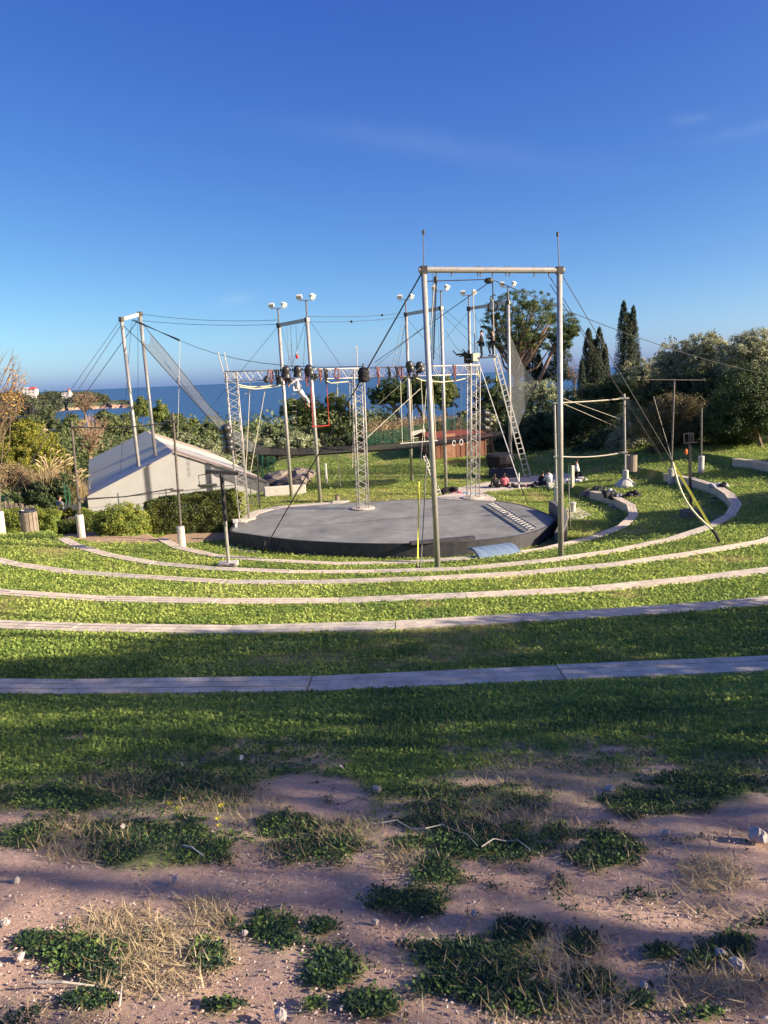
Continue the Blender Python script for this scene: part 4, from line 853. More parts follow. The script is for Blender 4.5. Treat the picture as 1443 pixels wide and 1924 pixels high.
# ------------------------------------------------------------------ marquee
def tent():
    ze = -6.45; A = P(164, 933, ze); B = P(506, 906, ze); mid = (A+B)/2; ze_g = -9.2
    apx = Q(326, 849, mid[1]); zr = apx[2]; far = P(275.6, 809, zr); fl = far-apx; 
    u = (B-A)/np.linalg.norm(B-A); 
    ridge = mid.copy(); ridge[2] = zr; apx = ridge+u*((apx-ridge)@u); dep = far-apx; dep[2] = 0
    print('tent', A.round(1), B.round(1), apx.round(1), dep.round(1))
    root = thing('marquee_tent', (mid[0], mid[1], z1(*mid[:2])), 'large white marquee tent with a grey left roof slope behind the hedge', 'tent')
    A2, B2, R2 = A+dep, B+dep, apx+dep
    def sheet(q, nm, mt, th=.05, sub=0):
        q = [V(x) for x in q]; n = np.cross(q[1]-q[0], q[2]-q[0]); n /= np.linalg.norm(n); m = MB(); k = len(q); m.add(q+[x-n*th for x in q], [tuple(range(k)), tuple(range(2*k-1, k-1, -1))]+[(i, k+i, k+(i+1) % k, (i+1) % k) for i in range(k)]); return m.build(nm, mt, root)
    f = .16
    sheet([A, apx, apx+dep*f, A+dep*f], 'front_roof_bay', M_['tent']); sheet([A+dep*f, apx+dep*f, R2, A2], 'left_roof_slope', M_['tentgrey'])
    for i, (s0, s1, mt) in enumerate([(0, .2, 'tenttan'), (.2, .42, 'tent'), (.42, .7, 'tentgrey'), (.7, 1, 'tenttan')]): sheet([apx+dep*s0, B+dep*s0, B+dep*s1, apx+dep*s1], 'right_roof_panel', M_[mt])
    o = V([0, 0, .03]); fr = -u[1]*0; nrm = np.array([u[1], -u[0], 0]); A_, B_, X_ = A+dep*.004-o, B+dep*.004-o, apx+dep*.004-o
    lowA, lowB = A_.copy(), B_.copy(); lowA[2] = lowB[2] = ze-.95
    sheet([lowA, lowB, B_, X_, A_], 'gable_wall', M_['tent'])
    gA, gB = lowA.copy(), lowB.copy(); gA[2] = gB[2] = ze_g
    n = 16
    for i in range(n):
        p, q = gA+(gB-gA)*i/n, gA+(gB-gA)*(i+1)/n; p1, q1 = lowA+(lowB-lowA)*i/n, lowA+(lowB-lowA)*(i+1)/n; 
        sheet([p+(q-p)*.12, q-(q-p)*.12, q1-(q1-p1)*.12, p1+(q1-p1)*.12], 'window_panel', M_['glass']); 
        MB().beam(p, p1, .1, .14).build('side_post', M_['white'], root)
    w = sheet([A_, A2, [A2[0], A2[1], ze_g], [A_[0], A_[1], ze_g]], 'left_side_wall', M_['tent'])
    return A, B
tA, tBp = tent()
def tent_fence():
    a = G(160, 990); pts = [(150, 940), (222, 934), (312, 926), (397, 916), (470, 908), (482, 904)]; root = thing('wire_fence', P(300, 960, -7.6), 'thin grey post and wire fence in front of the marquee tent', 'fence')
    top = [Q(x, y, 44.5) for x, y in pts]
    for p in top: MB().beam([p[0], p[1], z1(p[0], p[1])-.1], p+[0, 0, .25], .06, .06).build('post', M_['greymesh'], root)
    MB().tube(top, .022, 5).build('top_wire', M_['greymesh'], root); MB().tube([p-[0, 0, .5] for p in top], .01, 5).build('lower_wire', M_['greymesh'], root)
tent_fence()
# ------------------------------------------------------------------ hut and equipment by the hut
def hut():
    zb_ = -7.05; a = P(816, 880, zb_); b = a+[1.6, -1.3, 0]; c = P(917, 884, zb_); rt_ = c
    f = np.array([.955, .296, 0]); p = np.array([-.296, .955, 0]); W_, D_ = 4.3, 3.2; H = 1.7; o = np.array([a[0], a[1], z1(a[0], a[1])-.1])
    root = thing('wooden_hut', o, 'brown wooden hut with a terracotta tiled roof behind the stage', 'hut')
    m = MB(); q = [o, o+f*W_, o+f*W_+p*D_, o+p*D_]; m.prism([x[:2] for x in q], o[2], o[2]+H); m.build('wall', M_['wood'], root)
    d0 = o+f*.75-p*.03; d1 = d0+f*1.0; m = MB(); m.prism([d0[:2], d1[:2], (d1+p*.025)[:2], (d0+p*.025)[:2]], o[2]+.1, o[2]+1.95); d = m.build('door', mat('hut door', (.30, .15, .09), .7, 0, .25, 2, 0, .3, (8, 8, 1)), root)
    MB().ball(d0+f*.9-p*.03+[0, 0, 1.0], .04).build('door_handle', M_['dark'], d)
    m = MB()
    for i in range(11): x = o+f*(.2+i*.4)-p*.02; m.box(x+[0, 0, H/2], (.03, .03, H), math.atan2(f[1], f[0]))
    m.build('wall_battens', M_['wood'], root)
    e = .4; zt = o[2]+H; ev0, ev1 = o-f*e-p*e, o+f*(W_+e)-p*e; r0, r1 = o-f*e+p*D_*.5, o+f*(W_+e)+p*D_*.5; b0, b1 = o-f*e+p*(D_+e), o+f*(W_+e)+p*(D_+e); up_ = np.array([0, 0, .42]); z_ = np.array([0, 0, zt-o[2]-.1])
    for s0, s1, t0, t1 in ((ev0, ev1, r0, r1), (b1, b0, r1, r0)):
        m = MB(); n = 26
        vs = []; fs = []
        for i in range(n*3+1):
            t = i/(n*3); hgt = .05*abs(math.sin(math.pi*t*n))
            lo = s0+(s1-s0)*t+z_; hi = t0+(t1-t0)*t+z_+up_; vs += [lo+[0, 0, hgt], hi+[0, 0, hgt], lo-[0, 0, .06], hi-[0, 0, .06]]
        for i in range(n*3): k = 4*i; fs += [(k, k+4, k+5, k+1), (k+2, k+3, k+7, k+6), (k, k+2, k+6, k+4)]
        m.add(vs, fs); m.build('roof', M_['tile'], root)
    for s in (0, 1):
        m = MB(); x = o+f*(W_ if s else 0); m.add([x+z_+[0, 0, .1], x+p*D_+z_+[0, 0, .1], x+p*D_*.5+z_+up_], [(0, 1, 2)] if s else [(0, 2, 1)]); m.build('gable', M_['wood'], root)
    g = G(944, 897); root = thing('equipment_cart', g, 'black covered equipment cart on a blue base in the shade beside the hut', 'cart')
    MB().box(g+[0, 0, .35], (1.6, 1.0, .7), .1).build('base', mat('dark blue board', (.02, .03, .07), .7), root, bevel=.04); MB().lathe(g+[-.1, 0, .72], [(.8, 0), (.95, .3), (1.0, .75), (.8, .85)], 14).build('cover', M_['black'], root); MB().beam(g+[-.7, -.55, .72], g+[.6, -.5, .68], .05, .05).build('pale_edge', M_['white'], root)
hut()
# ------------------------------------------------------------------ bins, signs, benches at the left
def slat_bin(g, label, bag, h_=1.0, r=.36):
    root = thing('litter_bin', g, label, 'bin'); m = MB(); n = 14
    for i in range(n):
        a = 2*math.pi*i/n; m.box(g+[r*math.cos(a), r*math.sin(a), h_/2+.02], (.03, .14, h_), a)
    m.build('wood_slats', M_['binwood'], root); MB().lathe(g, [(r*.9, .05), (r*.9, h_*.96)], 14).build('liner', M_['black'], root)
    if bag: MB().lathe(g, [(r*1.02, h_*.98), (r*1.04, h_*1.06), (r*.9, h_*1.12), (r*.3, h_*1.02)], 14).build('rubbish_bag', M_['navy'], root); MB().ball(g+[-.28, 0, h_+.02], (.14, .1, .1)).build('litter', M_['whitecloth'], root)
b = P(60, 1024, -6.95); slat_bin(np.array([b[0], b[1], z1(b[0], b[1])]), 'slatted wooden litter bin with a dark bag before the left hedge', True)
b = G(1186, 886); slat_bin(b, 'leaning slatted wooden bin under the right hand shrubs', False, .95, .3)
def left_things():
    g = P(105, 1000, -7.0); g[2] = z1(g[0], g[1]); t = Q(101, 966, g[1]); root = thing('notice_board', g, 'narrow white notice board on a post at the end of the left hedge', 'sign')
    MB().tube([g, [g[0]+.1, g[1], t[2]+.05]], .03, 6).build('post', M_['steel'], root); m = MB(); m.box([g[0]-.03, g[1]-.05, t[2]-.4], (.3, .03, .95), .5); m.build('panel', M_['white'], root)
    g = P(51, 980, -7.0); c = Q(51, 982, 34.6); tag(MB().box(c, (.32, .03, .42), .2).build('small_sign', M_['white'], bevel=.005), 'small white sign fixed on the leaves behind the slatted bin', 'sign')
    a, b = P(-4, 1029, -6.6), P(50, 1019, -6.6); root = thing('low_bench', ((a+b)/2)-[0, 0, .3], 'low wooden plank bench with a pale box at the left edge', 'bench'); MB().beam(a, b, .4, .05).build('plank', M_['plank'], root)
    for t in (.2, .88): p = a+(b-a)*t; MB().box([p[0], p[1], p[2]-.2], (.22, .35, .36), .2).build('leg', M_['paving'], root)
    p = P(36, 1017, -6.5); tag(MB().box(p+[0, .1, .12], (.36, .3, .3), .2).build('pale_box', M_['footing'], bevel=.02), 'pale stone box resting on the low plank bench', 'box')
    root = thing('picket_fence', P(115, 980, -7.1), 'rough pale picket fence between the two left hedges', 'fence')
    for i in range(14):
        x = 108+i*2.9; p = P(x, 985, -7.2); MB().box([p[0], p[1]+.4, -6.75+.12*math.sin(i*2.1)], (.09, .03, 1.1), .1*math.sin(i)).build('picket', M_['plank'], root)
    root = thing('picket_fence', P(40, 960, -7.1), 'row of dark pickets above the left hedge', 'fence')
    for i in range(22):
        p = Q(8+i*2.9, 948+i*.6, 37.5); MB().box([p[0], p[1], p[2]-.4+.1*math.sin(i*2.7)], (.09, .03, 1.1), .3*math.sin(i*1.7)).build('picket', M_['binwood'], root)
    g = P(114, 1005, -7.2); g = Q(122, 925, 43); m = MB(); m.beam(g-[0, 0, 1.5], g+[0, 0, .6], .05, .05); m.beam(g-[-.2, 0, 1.5], g+[.2, 0, .2], .05, .05); tag(m.build('green_gate', M_['fence']), 'narrow green metal gate post behind the left picket fence', 'gate')
    c = Q(54, 768, 30); root = thing('black_lantern', c, 'black lamp box on a bar among the bare branches at the left edge', 'lamp'); MB().box(c, (.36, .3, .42), .3).build('lamp_housing', M_['black'], root, bevel=.01); MB().tube([Q(-20, 787, 30), Q(52, 783, 30)], .035, 6).build('bar', M_['greycloth'], root); MB().beam(Q(60.5, 760, 29.8), Q(60.5, 780, 29.8), .03, .03).build('side_flap', M_['dark'], root)
left_things()
def crash_mat():
    px = [(880, 1032), (953, 1022), (978, 1036), (902, 1049)]; zs = [-6.63, -6.63, -6.71, -6.71]; q = [P(*p, z) for p, z in zip(px, zs)]; q[2] = P(978, 1036.5, -6.72); q[3] = P(902, 1048.5, -6.72)
    root = thing('crash_mat', q[0]*.25+q[1]*.25+q[2]*.25+q[3]*.25-[0, 0, .2], 'blue crash mat draped from the stage front onto the innermost bench', 'mat'); n, k = 14, 8; vs = []; fs = []
    for i in range(n+1):
        for j in range(k+1):
            s, t = i/n, j/k; p = (q[0]*(1-s)+q[1]*s)*(1-t)+(q[3]*(1-s)+q[2]*s)*t; p = p+np.array([0, 0, .15*math.sin(math.pi*min(1, t*.9+.08))**.8+.012*math.sin(s*60+t*5)*(.3+abs(s-.5)*1.5)]); vs.append(p)
    N = len(vs); vs += [v-np.array([0, 0, .09]) for v in vs]; I = lambda i, j: i*(k+1)+j
    for i in range(n):
        for j in range(k): a = (I(i, j), I(i, j+1), I(i+1, j+1), I(i+1, j)); fs.append(a); fs.append(tuple(N+x for x in reversed(a)))
    for i in range(n): fs.append((I(i, 0), I(i+1, 0), N+I(i+1, 0), N+I(i, 0))); fs.append((I(i+1, k), I(i, k), N+I(i, k), N+I(i+1, k)))
    for j in range(k): fs.append((I(0, j+1), I(0, j), N+I(0, j), N+I(0, j+1))); fs.append((I(n, j), I(n, j+1), N+I(n, j+1), N+I(n, j)))
    m = MB(); m.add(vs, fs); m.build('mat_cover', M_['mat'], root, smooth=False)
crash_mat()
# ------------------------------------------------------------------ clothes, bags, shoes
def heap(c, size, n, mats, label, name='clothes_heap', cat='clothes', seed=1, r=.1, part='garment'):
    rr = random.Random(seed); root = thing(name, c, label, cat)
    for i in range(n):
        p = V(c)+[rr.uniform(-1, 1)*size[0], rr.uniform(-1, 1)*size[1], rr.uniform(0, 1)*size[2]]
        m = MB(); a = rr.uniform(0, 6.3); k = 5; pts = [p+[math.cos(a+j*.5)*r*j*.8, math.sin(a+j*.5)*r*j*.8, .05*math.sin(j*2+i)-.02*j] for j in range(k)]
        m.tube(pts, [r*rr.uniform(.5, .9), r*rr.uniform(.8, 1.3), r*rr.uniform(.7, 1.2), r*rr.uniform(.6, 1.1), r*.5], 7); m.build(part, M_[mats[i % len(mats)]], root, smooth=True)
    return root
def shoe(g, a, label, mt, group=None):
    root = thing('shoe', g, label, 'shoe', group); ca, sa = math.cos(a), math.sin(a); M = np.array([[ca, -sa, 0], [sa, ca, 0], [0, 0, 1.]]); m = MB()
    sec = [(-.14, .035, .07), (-.12, .042, .11), (-.04, .042, .10), (.04, .045, .065), (.11, .048, .05), (.15, .03, .035)]; vs = []; fs = []
    for x, w, h_ in sec: vs += [V(g)+M@V([x, y*w, z*h_]) for y, z in ((-1, 0), (-1, .6), (-.5, 1), (.5, 1), (1, .6), (1, 0))]
    for i in range(5):
        for j in range(6): fs.append((i*6+j, i*6+(j+1) % 6, (i+1)*6+(j+1) % 6, (i+1)*6+j))
    fs += [(5, 4, 3, 2, 1, 0), tuple(range(30, 36))]; m.add(vs, fs); m.build('upper', M_[mt], root, smooth=True); MB().box(V(g)+M@V([0, 0, .012]), (.3, .1, .025), a).build('sole', M_['whitecloth'], root)
w0 = lambda x, y: P(x, y, -6.74)
heap(w0(1128, 921), (.32, .2, .1), 6, ['black', 'navy'], 'black bags heaped on the left end of the innermost bench wall', seed=2, r=.13)
heap(w0(1143, 926), (.4, .2, .1), 7, ['black', 'navy', 'whitecloth', 'black'], 'dark jackets and white shirts heaped along the innermost bench wall', seed=3, r=.11)
heap(w0(1159, 932), (.35, .22, .08), 6, ['navy', 'greycloth', 'black'], 'grey and black clothes heaped near the bend of the innermost bench', seed=4, r=.1)
heap(G(1188, 933)+[0, 0, .05], (.25, .15, .12), 4, ['black'], 'black bag on the grass just behind the innermost bench', 'bag', 'bag', 5, .15, 'fold')
for x, y0, y1, lb in [(1138, 927, 935, 'left'), (1148, 931, 938, 'middle'), (1160, 936, 951, 'right')]:
    a = Q(x, y0, w0(1150, 930)[1]-.6); b = Q(x-1, y1, w0(1150, 930)[1]-.75); tag(MB().tube([a, (a+b)/2+[.03, -.05, 0], b], [.12, .14, .1], 8).build('hanging_garment', M_['black'], smooth=True), f'black garment hanging down the face of the innermost bench wall, {lb} one of three', 'garment')
shoe(G(1147, 951)+[0, 0, .0], 2.7, 'white trainer on the grass below the clothes, left one', 'whitecloth'); shoe(G(1153, 956), 2.3, 'whitish trainer on the grass below the clothes, right one', 'greycloth')
shoe(G(1336, 939), 2.9, 'left of two dark shoes on the grass before the curved wall', 'navy'); shoe(G(1342, 939), 2.9, 'right of two dark shoes on the grass before the curved wall', 'navy')
heap(P(1350, 913, -6.03), (.28, .15, .1), 5, ['whitecloth', 'whitecloth', 'greycloth'], 'white towel bundle lying on the second bench wall', seed=6, r=.1); heap(P(1361, 913, -6.02), (.12, .1, .12), 3, ['black'], 'black bag beside the white towel on the second bench wall', 'bag', 'bag', 7, .12, 'fold')
heap(G(1112, 934), (.3, .3, .25), 7, ['rockgrey'], 'low grey boulder pile at the left end of the innermost bench wall', 'boulder_pile', 'boulders', 8, .22, 'boulder')
heap(G(985, 914), (.3, .15, .1), 4, ['orange'], 'bright orange cloth lying on the paved path', 'orange_cloth', 'cloth', 9, .1, 'fold'); heap(G(1006, 914), (.45, .2, .15), 5, ['black'], 'black rucksack lying right of the orange cloth', 'rucksack', 'bag', 10, .16, 'fold'); heap(G(968, 916), (.3, .2, .15), 4, ['black', 'greycloth'], 'dark bag between the pink top and the orange cloth', 'bag', 'bag', 11, .14, 'fold')
heap(G(862, 930)+[0, 0, .05], (.35, .2, .08), 4, ['magenta', 'pink'], 'crimson cloth on the apron left of the right truss leg', 'cloth', 'cloth', 12, .1, 'fold'); heap(G(876, 932)+[0, 0, .05], (.3, .2, .12), 5, ['cyan', 'whitecloth', 'cyan'], 'light blue cloth heaped at the foot of the right truss leg', 'cloth', 'cloth', 13, .11, 'fold')
heap(G(907, 935)+[0, 0, .08], (.3, .15, .03), 3, ['black'], 'flat black bag right of the right truss leg', 'bag', 'bag', 14, .12, 'fold'); heap(G(843, 926)+[0, 0, .05], (.4, .2, .2), 5, ['black'], 'black bag pile behind the nearest frame pole', 'bag', 'bag', 15, .17, 'fold')
heap(G(1090, 904), (.5, .3, .06), 7, ['whitecloth', 'greycloth', 'whitecloth', 'navy'], 'scattered white and grey clothes round the kneeling person', seed=16, r=.11); heap(G(1068, 905), (.4, .2, .06), 4, ['whitecloth'], 'white clothes on the path left of the square post', seed=17, r=.11)
g = G(1075.5, 913); tag(MB().box(g+[0, 0, .55], (.17, .17, 1.3), .4).build('square_post', M_['plank'], bevel=.01), 'square wooden post standing beside the kneeling person', 'post')
g = G(1068, 908); tag(MB().tube([g, g+[0, 0, 1.1]], .025, 6).build('thin_stake', M_['fence']), 'thin green stake left of the square wooden post', 'stake')
g = G(1034, 917); tag(MB().box(g+[0, 0, .15], (.36, .3, .36), .2).build('stone_block', M_['footing'], bevel=.02), 'pale stone block beside the white hooded person', 'block')
def anchor():
    g = G(1071, 992); t = Q(1069, 905, g[1]+.2); root = thing('ground_anchor', g, 'turnbuckle anchor line standing on the grass right of the stage', 'anchor'); MB().tube([g, g+(t-g)*.45], .03, 6).build('turnbuckle', M_['rust'], root); MB().tube([g+(t-g)*.4, t], .012, 5).build('wire', M_['palecable'], root)
    g = G(1077, 962); tag(MB().lathe(g, [(.12, 0), (.12, .4), (.15, .42), (.15, .5)], 10).build('pipe_stub', M_['footing']), 'pale concrete pipe stub on the broken pad', 'stub'); 
    g = anc; tag(MB().tube([g-[0, 0, .05], g+[.12, 0, .45]], .05, 6).build('anchor_ratchet', M_['dark']), 'dark anchor fitting on the grass at the stage front', 'anchor')
    h = MB(); h.tube([G(429, 1024)+[0, 0, .03], G(445, 1034)+[0, 0, .03], G(465, 1037)+[0, 0, .03], G(488, 1038)+[0, 0, .03]], .03, 6); tag(h.build('ground_hose', M_['palecable']), 'pale strap lying on the shaded grass before the stage', 'strap')
    g = P(443, 990, -6.62); root = thing('white_bollard', g, 'short white bollard at the left end of the stage', 'bollard'); MB().tube([g-[0, 0, .3], g+[0, 0, .2]], .07, 8).build('stem', M_['white'], root); MB().box(g+[0, 0, .27], (.22, .18, .16)).build('cap', M_['white'], root, bevel=.02)
    for q, lb in (((647, 943.5), 'white stone slab on the back rim of the stage'),): g = P(*q, -6.6); tag(MB().box(g+[-.2, 0, .03], (.9, .3, .1), .1).build('white_slab', M_['footing'], bevel=.03), lb, 'slab')
anchor()
# ------------------------------------------------------------------ green fences behind
def fences():
    root = thing('mesh_fence', Q(780, 822, 68), 'low green mesh fence with posts on the bank behind the net', 'fence'); pts = [(690, 832), (706, 830), (722, 829), (739, 827), (758, 823), (780, 819), (800, 815), (822, 811), (845, 808), (880, 800)]
    B = [Q(x, y, 67+.05*i) for i, (x, y) in enumerate(pts)]
    for p in B: MB().beam(p-[0, 0, .5], p+[0, 0, .95], .07, .07).build('post', M_['fence'], root)
    m = MB(); n = len(B); m.add([p-[0, 0, .3] for p in B]+[p+[0, 0, .9] for p in B], [(i, i+1, n+i+1, n+i) for i in range(n-1)]); m.build('mesh_panel', M_['fencenet'], root)
    c = Q(772, 818, 66); d = Q(800, 812, 66); m = MB(); m.add([c-[0, 0, .35], d-[0, 0, .35], d+[0, 0, .35], c+[0, 0, .35]], [(0, 1, 2, 3)]); tag(MB().beam(c, d, .03, .62).build('banner', M_['house']), 'weathered pale banner on the green mesh fence', 'banner')
    g = Q(849, 810, 66); root = thing('green_gate', g, 'green framed gate at the right end of the mesh fence', 'gate')
    for px in (841, 855): p = Q(px, 806, 66); MB().beam(p-[0, 0, .6], p+[0, 0, .95], .09, .09).build('gate_post', M_['fence'], root)
    a, b = Q(841, 786, 66), Q(855, 785, 66); MB().beam(a, b, .07, .07).build('top_bar', M_['fence'], root); m = MB(); m.add([Q(842, 808, 66.03), Q(854, 807, 66.03), Q(854, 787, 66.03), Q(842, 788, 66.03)], [(0, 1, 2, 3)]); m.build('gate_mesh', M_['fencenet'], root)
    root = thing('mesh_fence', Q(500, 870, 58), 'tall green mesh fence panels under the net beside the tent', 'fence')
    for px, h0, h1 in ((484, 900, 850), (493, 905, 852), (504, 895, 850), (515, 888, 850)): MB().beam(Q(px, h0, 56), Q(px, h1, 56), .07, .07).build('post', M_['fence'], root)
    m = MB(); q = [Q(484, 898, 56.05), Q(515, 888, 56.05), Q(515, 852, 56.05), Q(484, 852, 56.05)]; m.add(q, [(0, 1, 2, 3)]); m.build('mesh_panel', M_['fencenet'], root)
    for i in range(6): a = Q(503, 856+i*6, 55.95); MB().beam(a, a+[.5, 0, 0], .03, .03).build('rail', M_['fence'], root)
fences()
def rockbank():
    r = np.random.default_rng(3); root = thing('rock_bank', G(540, 920), 'rough grey and brown rock bank at the tent end of the lawn', 'rocks')
    for i in range(34):
        px = 508+r.uniform(0, 75); py = 888+r.uniform(0, 40)*(1-(px-508)/150); p = Q(px, py, 54+r.uniform(0, 4)-(py-885)*.12); m = MB(); m.ball(p, r.uniform(.3, .95, 3)*[1, 1, .6], 7, 5, np.array(Matrix.Rotation(r.uniform(0, 6), 3, 'Z')@Matrix.Rotation(r.uniform(-.5, .5), 3, 'X')))
        v = np.array(m.v); m.v = [tuple(q+(vnoise(q[0]*3+q[2]*2, q[1]*3, .6, i)-.5)*.25) for q in v]; m.build('boulder', M_['rockgrey'], root)
    p = G(545, 930); tag(MB().box(p+[-.3, 0, .25], (2.6, .3, .7), .2).build('low_wall', M_['footing'], bevel=.04), 'short pale concrete wall below the rock bank', 'wall')
rockbank()

# ------------------------------------------------------------------ vegetation
def clump_leaves(cent, crad, n, Ls, r, wid=.5, out=None, flat=0.):
    k = r.integers(0, len(cent), n); c = cent[k]; off = r.normal(0, 1, (n, 3)); off /= np.linalg.norm(off, axis=1)[:, None]+1e-9; off *= (r.uniform(0, 1, n)**.4)[:, None]*crad[k][:, None]
    off[:, 2] *= (1-flat); pos = c+off
    nrm = off/(crad[k][:, None]+1e-6)*.8+r.normal(0, .6, (n, 3))+[0, 0, .25]
    if out is not None: nrm = nrm+out[k]*.5
    nrm /= np.linalg.norm(nrm, axis=1)[:, None]
    t = np.cross(nrm, r.normal(0, 1, (n, 3))); t /= np.linalg.norm(t, axis=1)[:, None]+1e-9; b = np.cross(nrm, t)
    L = (Ls*r.uniform(.6, 1.4, n))[:, None]
    q = np.stack([pos-t*L*.5, pos+b*L*wid*.5, pos+t*L*.5, pos-b*L*wid*.5], 1).reshape(-1, 3)
    return q, k
KIND = {'bush': ('bush', .5, 1.0), 'woodland': ('woodland', .5, 1.0), 'olive': ('olive', .42, 1.0), 'oliveleaf': ('oliveleaf', .42, 1.0), 'pine': ('pine', .3, 1.15), 'umbrella': ('umbrella', .3, 1.1), 'cypress': ('cypress', .35, .9), 'mimosa': ('mimosa', .45, 1.0), 'hedge': ('hedge', .5, 1.0), 'hedgeshade': ('hedgeshade', .5, 1.), 'brownbush': ('brownbush', .22, 1.1)}
def plant(name, label, cat, Y, lobes, kind, trunk=None, dens=1.0, seed=0, group=None, shell=.55, crel=.22, leafpx=4.0, limbs=5, tr=.18, bark='bark', base=None, depth=1.0, hole=None, box=False):
    r = np.random.default_rng(seed+17); C, Rr, Wt = [], [], []
    for (px, py, rx, ry) in lobes:
        C.append(Q(px, py, Y)); Rr.append([rx*Y/FPX, rx*Y/FPX*depth, ry*Y/FPX]); Wt.append(rx*ry)
    C = np.array(C); Rr = np.array(Rr); Wt = np.array(Wt)/np.sum(Wt)
    area = sum(l[2]*l[3] for l in lobes)*3.14*.283
    return _plant(name, label, cat, Y, C, Rr, Wt, area, kind, trunk, dens, r, group, shell, crel, leafpx, limbs, tr, bark, base, hole, box)
def _plant(name, label, cat, Y, C, Rr, Wt, area, kind, trunk, dens, r, group, shell, crel, leafpx, limbs, tr, bark, base, hole=None, box=False):
    mt, wid, lsc = KIND[kind]
    n = int(np.clip(area*5.0*dens, 900, 42000)); nc = int(np.clip(n/60, 16, 620))
    li = r.choice(len(C), nc, p=Wt); d = r.normal(0, 1, (nc, 3)); d /= np.linalg.norm(d, axis=1)[:, None]
    if box: d = d/np.max(np.abs(d), axis=1)[:, None]*.93
    low = d[:, 2] < -.5; d[low, 2] *= .6
    rad = np.where(r.uniform(0, 1, nc) < shell, r.uniform(.82, 1.06, nc), r.uniform(.2, .95, nc)); cent = C[li]+d*Rr[li]*rad[:, None]
    crad = np.min(Rr[li], axis=1)*crel*r.uniform(.6, 1.5, nc)+.02*Y/40
    Ls = leafpx*Y/FPX*lsc
    q, k = clump_leaves(cent, crad, n, Ls, r, wid, d, .25)
    if hole is not None:
        m = hole(q.reshape(-1, 4, 3).mean(1)); q = q.reshape(-1, 4, 3)[~m].reshape(-1, 3); k = k[~m]
    tint = np.clip(r.uniform(0, 1, nc)[k]*.6+r.uniform(0, .4, len(k)), 0, 1)
    lowest = C[np.argmin(C[:, 2]-Rr[:, 2])]; bx = V(base) if base is not None else np.array([lowest[0], lowest[1], z1(lowest[0], lowest[1])])
    root = thing(name, bx, label, cat, group)
    raw_mesh('crown' if 'tree' in name or 'pine' in name or 'cypress' in name else 'foliage', q-bx, 4, M_[mt], np.repeat(tint, 4), root)
    m = MB()
    if trunk is not None:
        pts = [V(p) for p in trunk]; m.tube(pts, list(np.linspace(tr, tr*.55, len(pts))), 9); top = pts[-1]
        st = pts[max(1, len(pts)-2)]
    else:
        st = bx+[0, 0, .1]; cm = (C*Wt[:, None]).sum(0); top = bx+(cm-bx)*.7; m.tube([bx-[0, 0, .3], (bx+top)/2+r.normal(0, .08, 3), top], [tr, tr*.8, tr*.5], 8)
    idx = r.choice(nc, min(limbs, nc), replace=False)
    for i in idx:
        a = st+(top-st)*r.uniform(.1, 1); e = cent[i]; mid_ = (a+e)/2+r.normal(0, .06, 3)*np.linalg.norm(e-a)+[0, 0, -.04*np.linalg.norm(e-a)]
        m.tube([a, mid_, e], [tr*.42, tr*.26, tr*.08], 5, False)
    m.build('trunk' if ('tree' in name or 'pine' in name or 'cypress' in name) else 'stems', M_[bark], root)
    return root
sd = [0]
def pl_(name, label, cat, Y, lobes, kind, **kw):
    sd[0] += 1; return plant(name, label, cat, Y, lobes, kind, seed=sd[0], **kw)
